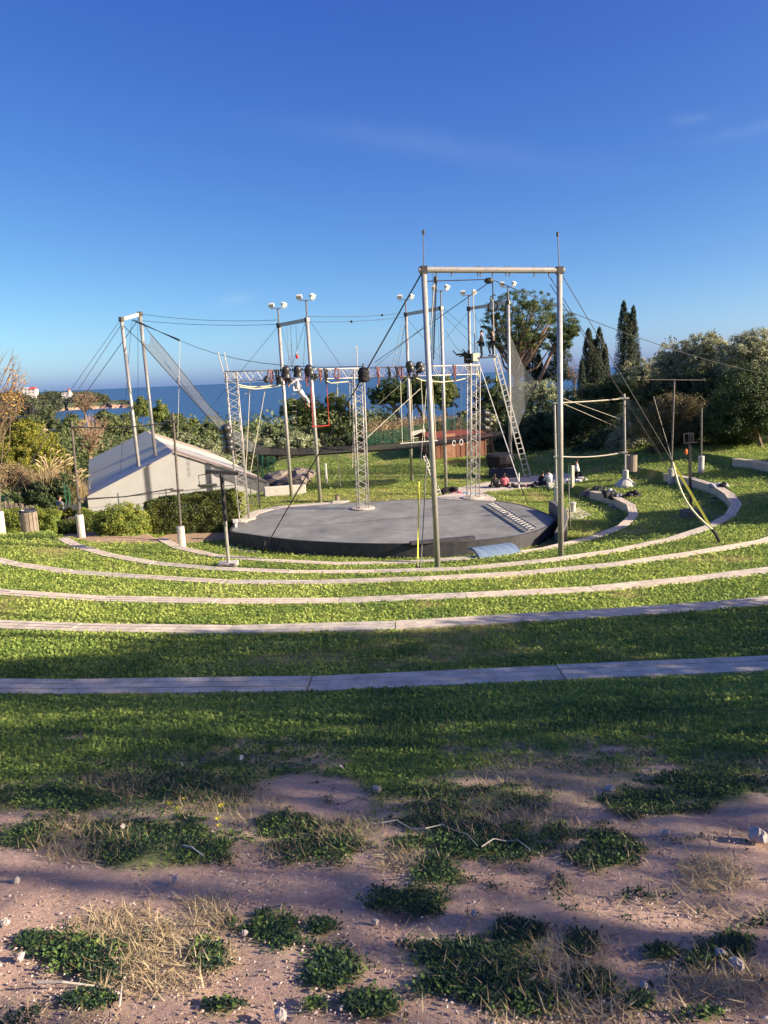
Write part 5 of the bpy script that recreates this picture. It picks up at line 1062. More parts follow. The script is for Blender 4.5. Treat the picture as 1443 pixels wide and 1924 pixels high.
# hedges and shrubs round the lawn
def box_hedge(label, top, ybot, Y, kind, depth):
    sd[0] += 1; r = np.random.default_rng(500+sd[0]); T = np.array([Q(x, y, Y) for x, y in top]); zb0 = z1(T[len(T)//2][0], Y)-.05; root = thing('hedge', (T[:, 0].mean(), Y, zb0), label, 'hedge')
    W_ = T[-1, 0]-T[0, 0]; H_ = T[:, 2].mean()-zb0; af = W_*H_; at_ = W_*depth; ae = depth*H_; n = int((af*1.15+at_+2*ae)*2300)
    f = r.choice(4, n, p=np.array([af*1.15, at_, ae, ae])/(af*1.15+at_+2*ae)); u = r.uniform(0, 1, n); v = r.uniform(0, 1, n); x = T[0, 0]+W_*np.where(f == 2, 0, np.where(f == 3, 1, u)); y = Y+depth*np.where(f == 0, 0, np.where(f == 1, v, u)); zt = np.interp(x, T[:, 0], T[:, 2]); z = np.where(f == 1, zt, zb0+(zt-zb0)*v)
    bump = (fbm(x*1.0+y*.7, z+y*.3, .45, sd[0])-.5)*.34; nrm = np.array([[0, -1, .2], [0, 0, 1], [-1, 0, .2], [1, 0, .2]])[f]; p = np.c_[x, y, z]+nrm*(bump-np.abs(r.normal(0, .07, n)))[:, None]+r.normal(0, .03, (n, 3))
    e = np.clip(1-np.minimum(np.minimum(x-T[0, 0], T[-1, 0]-x), zt-z)/.18, 0, 1); p[:, 2] -= .10*e*(z > zt-.25); p[:, 1] += .1*e*(f == 0)
    nn = nrm+r.normal(0, .55, (n, 3)); nn /= np.linalg.norm(nn, axis=1)[:, None]; t = np.cross(nn, r.normal(0, 1, (n, 3))); t /= np.linalg.norm(t, axis=1)[:, None]; b = np.cross(nn, t); L_ = (.085*r.uniform(.6, 1.4, n))[:, None]
    q = np.stack([p-t*L_*.5, p+b*L_*.27, p+t*L_*.5, p-b*L_*.27], 1).reshape(-1, 3); tint = np.clip(fbm(x, z+y, .5, 33)*.6+r.uniform(-.05, .45, n), 0, 1)
    raw_mesh('foliage', q-V(root.location), 4, M_[KIND[kind][0]], np.repeat(tint, 4), root)
    m = MB()
    for i in range(max(3, int(W_/.5))): sx = T[0, 0]+W_*(i+.5)/max(3, int(W_/.5)); m.tube([[sx, Y+depth*.5, zb0-.2], [sx+.1, Y+depth*.45, zb0+H_*.5], [sx-.1, Y+depth*.55, zb0+H_*.85]], [.035, .025, .01], 5)
    m.build('stems', M_['bark'], root)
box_hedge('bright green clipped hedge at the left edge behind the litter bin', [(-12, 960), (40, 958), (96, 965)], 1026, 36.4, 'hedge', 1.1)
box_hedge('short shaded hedge between the white notice board and the left post', [(108, 977), (152, 982)], 1018, 36.7, 'hedgeshade', .9)
box_hedge('small sunlit hedge between the left post and the round bush', [(146, 956), (186, 962)], 1012, 37.6, 'hedge', .8)
pl_('round_bush', 'rounded light green bush beside the left post in front of the tent', 'bush', 35.6, [(228, 982, 47, 36), (205, 988, 28, 28), (252, 988, 28, 28), (228, 1000, 46, 20)], 'hedge', leafpx=3.3, dens=3.4, crel=.2)
box_hedge('long clipped hedge in front of the tent, leaves coloured as shaded', [(272, 942), (330, 930), (390, 925), (436, 922)], 1005, 36.7, 'hedgeshade', 1.3)
box_hedge('end of the long hedge beside the left truss foot, leaves coloured as sunlit', [(434, 922), (452, 926)], 1000, 36.75, 'hedge', 1.25)  # brighter leaves put the sunlight on this end into the colour
pl_('shrub', 'dark sloping evergreen mass under the pampas grass', 'shrub', 45, [(55, 935, 32, 22), (88, 928, 32, 26), (118, 920, 24, 32), (100, 945, 45, 22)], 'bush', dens=1.3)
pl_('shrub', 'low brown shrub at the left edge beside the pampas grass', 'shrub', 47, [(15, 900, 40, 28), (48, 908, 26, 24)], 'brownbush', dens=1.8, crel=.35)
pl_('shrub', 'small flowering shrub with orange tips between the left hedges', 'shrub', 38.6, [(112, 962, 14, 13), (130, 962, 12, 12)], 'mimosa', dens=1.6)
pl_('mimosa_tree', 'yellow green bushy tree at the left edge', 'tree', 56, [(15, 845, 36, 48), (48, 828, 32, 40), (30, 880, 45, 25)], 'mimosa', dens=1.3, crel=.24)
pl_('mimosa_tree', 'yellow green bushy tree right behind the pampas plumes', 'tree', 58, [(82, 845, 30, 46), (105, 870, 22, 32), (75, 880, 35, 25)], 'mimosa', dens=1.3, crel=.24)
pl_('olive_tree', 'loose green shrubby tree left of the tent corner', 'tree', 60, [(132, 872, 18, 22), (118, 858, 18, 22)], 'woodland', dens=1.2)
def pampas(cx, py, Y, n, label, w, h_, seed):
    r = np.random.default_rng(seed); b = Q(cx, py, Y); b[2] = min(b[2], b[2]); root = thing('pampas_grass', b, label, 'pampas grass')
    st, plm = MB(), []
    for i in range(n):
        a = r.uniform(-1, 1); hh = h_*r.uniform(.7, 1.1); e = b+[a*w*1.2+.25, r.uniform(-.5, .5), hh*(1-.25*abs(a))]; mid_ = b+[a*w*.45, r.uniform(-.2, .2), hh*.6]; pts = [b+[a*.2, 0, 0], mid_, e, e+[.3*np.sign(a+.35)*r.uniform(.5, 1), 0, r.uniform(0, .2)]]
        st.tube(pts[:3], .02, 4, False)
        pm = MB(); pm.tube([pts[1]*.35+pts[2]*.65, pts[2], pts[3]], [.02, .055, .008], 6); pm.build('plume', M_['plume'], root, smooth=True)
    st.build('stalks', M_['plume'], root)
    N = 1500; p = b+np.c_[r.normal(0, w*.45, N), r.normal(0, .4, N), r.uniform(-.5, .3, N)]; q = leaves(p, r.uniform(.6, 1.5, N)*h_*.45, 1.1, .012, 0, seed, 3); raw_mesh('blades', q-b, 3, M_['straw'], np.repeat(r.uniform(0, .8, N), 3), root)
M_['plume'] = mat('pampas plume', (.50, .38, .22), .9, 0, .2, 20)
pampas(98, 912, 45.6, 22, 'large clump of pampas grass with pale arching plumes left of the tent', .95, 2.0, 1); pampas(148, 930, 46, 12, 'smaller thin pampas clump beside the tent corner', .35, 1.5, 2)
# bare trees
def bare_tree(label, base, lobes, Y, n, seed, tr=.16, leaves_=0, mt='twig', up_=.35):
    r = np.random.default_rng(seed); b = V(base); root = thing('bare_tree', b, label, 'tree'); m = MB(); C = np.array([Q(l[0], l[1], Y) for l in lobes]); Rr = np.array([[l[2]*Y/FPX]*2+[l[3]*Y/FPX] for l in lobes])
    cm = C.mean(0); fork = b+(cm-b)*up_; m.tube([b-[0, 0, .3], (b+fork)/2+r.normal(0, .05, 3), fork], [tr, tr*.8, tr*.65], 8); tw = MB(); ends = []
    for i in range(n):
        k = r.integers(len(C)); d = r.normal(0, 1, 3); d /= np.linalg.norm(d); e = C[k]+d*Rr[k]*r.uniform(.6, 1); s = fork+(cm-fork)*r.uniform(0, .5); mid_ = (s+e)/2+r.normal(0, .08, 3)*np.linalg.norm(e-s); rr = tr*.22
        m.tube([s, mid_, e], [rr, rr*.6, rr*.2], 4, False)
        for j in range(7):
            t = r.uniform(.35, 1); p = mid_+(e-mid_)*t if t > .5 else s+(mid_-s)*(t*2); q = p+(e-s)/np.linalg.norm(e-s)*r.uniform(.1, .35)*Rr[k].max()+r.normal(0, .16, 3)*Rr[k].max(); tw.tube([p, (p+q)/2+r.normal(0, .03, 3), q], [rr*.3, rr*.2, rr*.1], 3, False); ends.append(q)
    m.build('trunk', M_['bark' if mt == 'twig' else mt], root); tw.build('twigs', M_[mt], root)
    if leaves_: c = np.array(ends)[r.integers(0, len(ends), 60)]; q, k = clump_leaves(c, np.full(60, .22), leaves_, 3.6*Y/FPX, r, .6); raw_mesh('dry_leaves', q-b, 4, M_['autumn'], np.repeat(r.uniform(0, 1, len(k)), 4), root)
bare_tree('half bare tree with a few yellow leaves leaning in at the left edge', [-15.2, 24, -6.3], [(0, 700, 55, 55), (-15, 745, 60, 45), (25, 735, 40, 30), (-20, 680, 45, 45)], 24, 75, 4, .14, 1500)
bare_tree('pale brown leafless tree rising behind the left post', Q(168, 868, 84), [(165, 805, 32, 26), (172, 830, 26, 25)], 84, 90, 5, .3, 0, 'twigpale')if False else None
M_['twigpale'] = mat('pale twigs', (.38, .26, .17), .9, 0, .2, 5)
bare_tree('pale brown leafless tree rising behind the left post', Q(170, 872, 84), [(168, 803, 32, 24), (172, 830, 27, 24)], 84, 110, 5, .28, 0, 'twigpale', .3)
bare_tree('grey leafless tree crown before the far headland', Q(160, 790, 150), [(160, 752, 22, 18)], 150, 70, 6, .4, 0, 'twig', .3)
bare_tree('small leafless tree right of the dark conifers', Q(1079, 745, 90), [(1080, 695, 14, 20)], 90, 30, 7, .15, 0, 'twig', .35)
# middle distance trees, left and centre
MID = [(205,772,62,96,'woodland','rounded'),(240,776,60,112,'woodland','dense'),(264,746,48,122,'pine','tall'),(299,754,48,126,'pine','tall'),(330,776,62,104,'woodland','rounded'),(360,786,52,132,'pine','broad'),(388,792,60,108,'woodland','dense'),(420,786,56,104,'woodland','rounded'),(446,815,50,76,'bush','dark'),(392,828,56,72,'olive','silvery'),(425,846,44,67,'olive','silvery'),(350,812,60,86,'olive','greyish'),(308,806,52,92,'bush','dark'),(135,778,54,140,'woodland','rounded'),(92,772,46,155,'woodland','small'),(112,795,50,118,'woodland','rounded'),(60,778,50,160,'woodland','small'),(200,768,40,175,'woodland','small'),(226,836,50,84,'bush','dark'),(130,825,48,92,'woodland','shaded'),
 (472,812,52,84,'brownbush','brown twiggy'),(500,802,48,88,'brownbush','brown twiggy'),(524,812,40,92,'woodland','rounded'),(538,826,46,76,'brownbush','brown twiggy'),(614,834,46,73,'woodland','rounded'),(655,812,52,82,'bush','dark'),(684,822,40,76,'bush','dark'),(694,845,36,70,'olive','greyish'),(712,800,50,92,'woodland','rounded'),(740,800,40,94,'olive','greyish'),(870,772,26,92,'woodland','small'),(640,850,44,69,'woodland','low')]
MIDL = ["rounded green tree showing between the left post and the leftmost frame", "dense green tree directly left of the leftmost frame's left pole", "tall olive green pine between the two poles of the leftmost frame", "tall olive green pine just right of the leftmost frame's right pole", "rounded green tree above the tent roof, left of the right post top", "broad olive green pine against the sea right of the right post top", "dense green tree touching the lower edge of the rising net", "rounded green tree behind the rising net, just left of the left truss leg", "dark tree filling the gap directly behind the left truss leg", "silvery olive tree above the tent's right roof slope", "silvery olive tree low behind the lamp cluster of the left truss leg", "greyish olive tree just over the tent roof behind the right post", "dark tree right behind the far end of the tent ridge", "rounded green tree behind the top of the left post", "small green tree below the headland, straight above the pampas plumes", "rounded green tree above the pampas grass, left of the left post", "small green tree beside the black lamp box, before the bay water", "small dark green tree against the bay, right of the grey leafless crown", "dark tree touching the tent's upper left roof edge", "shaded green tree beside the left post, halfway up it", "brown twiggy tree just right of the left truss leg", "brown twiggy tree below the small black lamps of the truss", "rounded green tree left of the second frame's left pole", "brown twiggy tree right at the second frame's left pole", "rounded green tree above the net, right of the second frame", "dark tree directly left of the middle truss leg", "dark tree directly behind the middle truss leg", "greyish olive tree at the foot of the wood behind the middle leg", "rounded green tree right of the middle leg, under the left umbrella pine", "greyish shrubby tree beneath the umbrella pine trunks", "small green tree against the sea, left of the right truss leg", "low green tree just above the flat net, left of the middle leg"]
cnt = {}
for mi, (px, pt, w, Y, kd, ad) in enumerate(MID):
    ww = w*.5; hh = ww*.85
    nm = {'olive': 'olive_tree', 'pine': 'pine_tree', 'brownbush': 'twiggy_tree'}.get(kd, 'broadleaf_tree')
    rj = np.random.default_rng(int(px*7+Y)); lb = [(px+rj.uniform(-.35, .35)*ww, pt+hh+rj.uniform(-.1, .5)*hh, ww*rj.uniform(.55, .8), hh*rj.uniform(.55, .85)) for _ in range(4)]+[(px, pt+hh*.75, ww*.6, hh*.75)]
    pl_(nm, MIDL[mi], 'tree', Y, lb, kd, dens=1.15, crel=.3, limbs=4, group='trees on the slope toward the sea')
pl_('pine_tree', 'broad round pine seen against the sea beside the second frame', 'tree', 86, [(548, 768, 24, 20), (578, 765, 28, 22), (600, 785, 22, 20), (565, 788, 30, 18), (610, 800, 18, 16)], 'pine', leafpx=2.9, dens=2.8, crel=.22, limbs=9, tr=.25)
pl_('pine_tree', 'round olive green pine seen against the sea behind the red trapeze', 'tree', 88, [(632, 758, 22, 20), (622, 785, 24, 22), (648, 780, 20, 24), (635, 805, 26, 18)], 'pine', leafpx=2.9, dens=2.8, crel=.22, limbs=9, tr=.25)
pl_('olive_bush', 'pale rounded olive bush above the flat net, left one of two', 'bush', 69, [(478, 835, 30, 20), (495, 840, 22, 16), (460, 842, 18, 14)], 'olive', dens=1.6)
pl_('olive_bush', 'pale rounded olive bush above the flat net, right one of two', 'bush', 68, [(555, 833, 30, 22), (580, 838, 26, 18), (540, 842, 20, 15)], 'olive', dens=1.6)
U = 88
pl_('umbrella_pine', 'left of three umbrella pines behind the truss', 'tree', U, [(712, 741, 23, 15), (735, 729, 25, 17), (728, 752, 32, 12), (748, 745, 22, 16)], 'umbrella', trunk=[Q(756, 808, U), Q(748, 780, U), Q(735, 752, U)], leafpx=2.8, dens=3.2, limbs=14, tr=.3, bark='pinebark', base=Q(756, 808, U))
pl_('umbrella_pine', 'middle of three umbrella pines behind the truss', 'tree', U+2, [(772, 721, 28, 15), (790, 738, 32, 20), (765, 745, 22, 18), (795, 752, 28, 12)], 'umbrella', trunk=[Q(771, 806, U+2), Q(768, 780, U+2), Q(778, 750, U+2)], leafpx=2.8, dens=3.2, limbs=14, tr=.3, bark='pinebark', base=Q(771, 806, U+2))
up3 = pl_('umbrella_pine', 'right of three umbrella pines behind the truss, with forked pale trunks', 'tree', U-1, [(822, 722, 30, 16), (843, 738, 20, 20), (818, 748, 32, 16), (842, 760, 18, 12), (830, 735, 30, 18)], 'pine', trunk=[Q(840, 808, U-1), Q(838, 780, U-1), Q(830, 750, U-1)], leafpx=2.8, dens=3.2, limbs=16, tr=.3, bark='pinebark', base=Q(840, 808, U-1))
m = MB(); o_ = MB()
for pts in ([(802, 806), (796, 785), (782, 760)], [(803, 806), (806, 780), (812, 760)], [(815, 806), (814, 785), (800, 764)]): m.tube([Q(x, y, U) for x, y in pts], [.28, .22, .15], 7)
m.build('forked_trunk', M_['pinebark'], up3)
# right hand trees
SPY = 80
t_ = [Q(974, 815, SPY), Q(973, 760, SPY), Q(971, 715, SPY), Q(970, 690, SPY)]
sp = pl_('stone_pine', 'large open stone pine with bare limbs behind the jump platform', 'tree', SPY, [(942, 583, 30, 24), (972, 568, 36, 22), (1006, 570, 34, 22), (1032, 592, 24, 26), (922, 606, 18, 22), (985, 596, 58, 26), (950, 622, 34, 24), (1010, 624, 36, 24), (975, 640, 44, 26), (940, 640, 26, 22), (1020, 648, 24, 20)], 'umbrella', trunk=t_, leafpx=2.7, dens=4.0, limbs=52, tr=.42, bark='pinebark', base=t_[0], shell=.8, crel=.2)
sb = thing('leaning_pine', Q(984, 800, SPY), 'leaning red trunked pine with a small round crown right of the big stone pine', 'tree')
m = MB(); m.tube([Q(984, 800, SPY), Q(1000, 745, SPY), Q(1012, 715, SPY), Q(1038, 660, SPY), Q(1055, 625, SPY)], [.26, .23, .2, .15, .08], 8)
rr_ = np.random.default_rng(5)
for e in ((1072, 605), (1080, 620), (1045, 620), (1062, 640), (1050, 645), (1030, 640), (1075, 600)): m.tube([Q(1040+rr_.uniform(-5, 5), 655+rr_.uniform(-8, 8), SPY), Q((1042+e[0])/2, (655+e[1])/2-2, SPY+rr_.uniform(-1, 1)), Q(*e, SPY+rr_.uniform(-1.5, 1.5))], [.1, .07, .03], 5, False)
m.build('trunk', M_['pinebark'], sb)
def extra_crown(root, lobes, Y, kind, n, seed, crel=.25, leafpx=3.4):
    r = np.random.default_rng(seed); nc = n//50; li = r.integers(0, len(lobes), nc); d = r.normal(0, 1, (nc, 3)); d /= np.linalg.norm(d, axis=1)[:, None]; C = np.array([Q(l[0], l[1], Y) for l in lobes]); Rr = np.array([[l[2]*Y/FPX]*2+[l[3]*Y/FPX] for l in lobes])
    cent = C[li]+d*Rr[li]*r.uniform(.5, 1.03, nc)[:, None]; q, k = clump_leaves(cent, np.min(Rr[li], 1)*crel*r.uniform(.7, 1.4, nc), n, leafpx*Y/FPX, r, KIND[kind][1], d, .2); raw_mesh('crown', q-V(root.location), 4, M_[KIND[kind][0]], np.repeat(np.clip(r.uniform(0, .6, nc)[k]+r.uniform(0, .4, n), 0, 1), 4), root)
extra_crown(sb, [(1068, 608, 22, 20), (1050, 628, 24, 18), (1075, 622, 14, 14), (1060, 645, 16, 12)], SPY, 'umbrella', 19000, 8, .22, 2.7)
def spires(label, sp, Y, name='cypress_tree', kind='cypress', group=None, n=11000):
    base = Q(sp[0][0], sp[0][2], Y); root = thing(name, base, label, 'tree', group); r = np.random.default_rng(int(sp[0][0])); allq, allv = [], []; m = MB()
    for px, top, bot, w in sp:
        a, b = Q(px, bot, Y), Q(px, top, Y); N = 240; t = r.uniform(0, 1, N); rad = w*.70*Y/FPX*np.clip(np.minimum(1.15*(1-t)**.55, (t+.12)*4), 0, 1); th = r.uniform(0, 6.283, N); cent = a+(b-a)*t[:, None]+np.c_[np.cos(th)*rad*.78, np.sin(th)*rad*.78, 0*th]; cr = np.maximum(rad*.42, .14)
        out = np.c_[np.cos(th), np.sin(th), 0*th+.6]; q, k = clump_leaves(cent, cr, n, 2.7*Y/FPX, r, .4, out, -.6); allq.append(q); allv.append(np.clip(r.uniform(0, .7, N)[k]+r.uniform(0, .3, n), 0, 1)); m.tube([a-[0, 0, .3], a+(b-a)*.93], [w*.09*Y/FPX, .03], 7)
        m.lathe(a, [(w*.26*Y/FPX, .3), (w*.33*Y/FPX, (b-a)[2]*.15), (w*.3*Y/FPX, (b-a)[2]*.5), (w*.1*Y/FPX, (b-a)[2]*.85)], 9) if False else None
    raw_mesh('crown', np.concatenate(allq)-base, 4, M_[KIND[kind][0]], np.repeat(np.concatenate(allv), 4), root); m.build('trunk', M_['bark'], root)
spires('tall dark twin cypress rising highest above the right hand trees', [(1172, 567, 715, 25), (1190, 576, 715, 20), (1180, 590, 715, 26)], 82)
spires('broad dark clustered cypress right of the leaning pine', [(1106, 618, 740, 24), (1126, 616, 740, 24), (1137, 648, 735, 14), (1116, 640, 740, 30)], 78)
spires('small slim cypress left of the broad clustered cypress', [(1093, 678, 740, 12)], 76, n=3000)
spires('dark conifer seen through the limbs of the stone pine', [(1000, 640, 745, 26), (1012, 665, 745, 18)], 96, 'conifer_tree')
pl_('conifer_tree', 'dark shaggy conifer behind the right pole of the nearest frame', 'tree', 95, [(1052, 680, 20, 24), (1040, 705, 18, 20), (1062, 705, 16, 18), (1050, 665, 14, 14)], 'cypress', dens=1.3, crel=.35)
pl_('olive_tree', 'pale grey olive bush under the stone pine', 'tree', 66, [(985, 738, 28, 18), (1018, 738, 36, 22), (1000, 762, 28, 14), (960, 752, 22, 16)], 'olive', dens=1.6, crel=.25)
pl_('broadleaf_tree', 'dark evergreen tree right of the truss under the platform', 'tree', 76, [(920, 745, 26, 36), (945, 770, 24, 40), (925, 800, 30, 35), (900, 775, 14, 30)], 'bush', dens=1.4)
pl_('olive_tree', 'small grey olive just right of the right truss leg', 'tree', 60, [(908, 790, 22, 20), (925, 800, 18, 16)], 'oliveleaf', dens=1.5)
pl_('broadleaf_tree', 'dark shaded thicket tree behind the tall ladder foot', 'tree', 62, [(975, 820, 34, 42), (1010, 825, 36, 46), (990, 855, 44, 26), (950, 845, 30, 28)], 'bush', dens=1.3)
RT_ = [('oliveleaf', 58, [(1270, 668, 32, 30), (1254, 695, 28, 26), (1285, 700, 36, 30)], 'grey green tree forming the left shoulder of the right hand tree bank'), ('oliveleaf', 56, [(1322, 656, 38, 30), (1345, 682, 42, 36), (1310, 690, 34, 30)], 'grey green rounded tree in the middle of the right hand tree bank'),
 ('oliveleaf', 51, [(1392, 662, 38, 30), (1424, 652, 40, 30), (1405, 695, 52, 36), (1450, 680, 40, 40)], 'grey green tree at the right edge, top of the tree bank'), ('oliveleaf', 64, [(1212, 692, 38, 20), (1190, 708, 32, 20), (1230, 715, 34, 24)], 'lower grey green tree between twin cypress and tree bank'),
 ('bush', 67, [(1170, 728, 42, 24), (1130, 742, 40, 24), (1085, 755, 36, 22), (1150, 760, 50, 26)], 'dark tree under the two large cypresses'), ('bush', 53, [(1330, 735, 58, 42), (1278, 742, 50, 38), (1230, 745, 40, 34)], 'dark dense tree in the middle shade of the right hand bank'),
 ('bush', 46.5, [(1400, 745, 58, 55), (1435, 785, 46, 45), (1375, 790, 40, 40)], 'dark dense tree at the right edge reaching down to the lawn'), ('bush', 61, [(1100, 795, 48, 44), (1060, 808, 44, 46), (1140, 805, 46, 44), (1090, 845, 60, 32)], 'deep shaded thicket between nearest right pole and right post'),
 ('bush', 48.5, [(1385, 812, 40, 32), (1350, 800, 40, 42), (1400, 835, 30, 18)], 'dark low shrub right of the shorter post'), ('oliveleaf', 54, [(1200, 792, 38, 40), (1178, 838, 40, 34), (1215, 845, 34, 30)], 'grey leafy shrub behind the post with the flared foot'),
 ('brownleaf', 50, [(1250, 785, 38, 42), (1290, 790, 42, 48), (1305, 828, 34, 36), (1258, 835, 40, 36)], 'tall yellowish shrub behind the T bar post'), ('bush', 57, [(1150, 835, 44, 38), (1112, 858, 42, 26)], 'dark low shrub left of the leaning slatted bin')]
M_['brownleaf'] = leafmat('yellowish shrub leaves', [(.065, .06, .03), (.14, .125, .06), (.24, .20, .10)], .25); KIND['brownleaf'] = ('brownleaf', .38, 1.0)
for kd, Y, lb, lab in RT_: pl_('broadleaf_tree' if Y > 55 or 'tree' in lab else 'shrub', lab, 'tree' if 'tree' in lab else 'shrub', Y, lb, kd, dens=1.35, crel=.24, limbs=8)
# undergrowth and far wood as masses
def mass(name, label, pts, hh, crad, per, Ls, mt, seed, wid=.5):
    r = np.random.default_rng(seed); c = pts.copy(); c[:, 2] += hh; q, k = clump_leaves(c, crad, len(c)*per, np.repeat(Ls, per)[:len(c)*per][r.integers(0, len(c), len(c)*per)] if False else Ls.mean(), r, wid); tint = np.clip(r.uniform(0, .65, len(c))[k]+r.uniform(0, .35, len(k)), 0, 1)
    tag(raw_mesh(name, q, 4, M_[mt], np.repeat(tint, 4)), label, 'wood', kind='stuff')
r_ = np.random.default_rng(77)
n = 1500; Y = np.exp(r_.uniform(np.log(76), np.log(170), n)); X = Y*r_.uniform(-.56, .02, n); k = ~((X > -24) & (X < -4) & (Y < 72)); X, Y = X[k], Y[k]
mass('undergrowth', 'green undergrowth filling the slope between the tent and the sea', np.c_[X, Y, zg(X, Y)], r_.uniform(.2, 3.6, len(X)), r_.uniform(.7, 1.7, len(X)), 26, np.full(len(X), .42), 'woodland', 1)
n = 1500; Y = np.exp(r_.uniform(np.log(160), np.log(420), n)); X = Y*r_.uniform(-.60, .02, n); zz = zg(X, Y)
k = zz > -29.5; X, Y, zz = X[k], Y[k], zz[k]
mass('coastal_wood', 'dense wood running down to the shore', np.c_[X, Y, zz], r_.uniform(1, 6.5, len(X)), r_.uniform(1.6, 3.4, len(X)), 22, np.full(len(X), 1.0), 'woodland', 2)
n = 900; Y = np.exp(r_.uniform(np.log(63), np.log(120), n)); X = Y*r_.uniform(.15, .62, n)
mass('shady_undergrowth', 'dark undergrowth under the right hand trees', np.c_[X, Y, zg(X, Y)], r_.uniform(.2, 2.6, n), r_.uniform(.7, 1.5, n), 26, np.full(n, .36), 'bush', 3)
n = 500; px = r_.uniform(690, 860, n); pts = np.array([Q(x, 812-(x-690)*.06+r_.uniform(-12, 10), y) for x, y in zip(px, r_.uniform(70, 82, n))])
mass('dry_scrub', 'dry brown scrub on the bank under the umbrella pines', pts, r_.uniform(-.3, .3, n), r_.uniform(.5, 1.0, n), 26, np.full(n, .3), 'brownbush', 4, .2)
# headland
def headmat():
    m, t, out = mk('headland ground'); b = t.nodes.new('ShaderNodeBsdfPrincipled'); b.inputs['Roughness'].default_value = .95; g = t.nodes.new('ShaderNodeNewGeometry'); sx = t.nodes.new('ShaderNodeSeparateXYZ'); n = t.nodes.new('ShaderNodeTexNoise'); n.inputs['Scale'].default_value = .06; n.inputs['Detail'].default_value = 5
    ad = t.nodes.new('ShaderNodeMath'); ad.operation = 'MULTIPLY_ADD'; ad.inputs[1].default_value = 9; r = t.nodes.new('ShaderNodeMapRange'); r.inputs['From Min'].default_value = -22.5; r.inputs['From Max'].default_value = -21.0
    mxn = t.nodes.new('ShaderNodeMix'); mxn.data_type = 'RGBA'; mxn.inputs['A'].default_value = (.42, .25, .17, 1); mxn.inputs['B'].default_value = (.05, .065, .03, 1)
    t.links.new(g.outputs['Position'], sx.inputs[0]); t.links.new(g.outputs['Position'], n.inputs['Vector']); t.links.new(n.outputs[0], ad.inputs[0]); t.links.new(sx.outputs['Z'], ad.inputs[2]); t.links.new(ad.outputs[0], r.inputs['Value']); t.links.new(r.outputs[0], mxn.inputs['Factor']); t.links.new(mxn.outputs['Result'], b.inputs['Base Color']); t.links.new(b.outputs[0], out.inputs[0]); return m
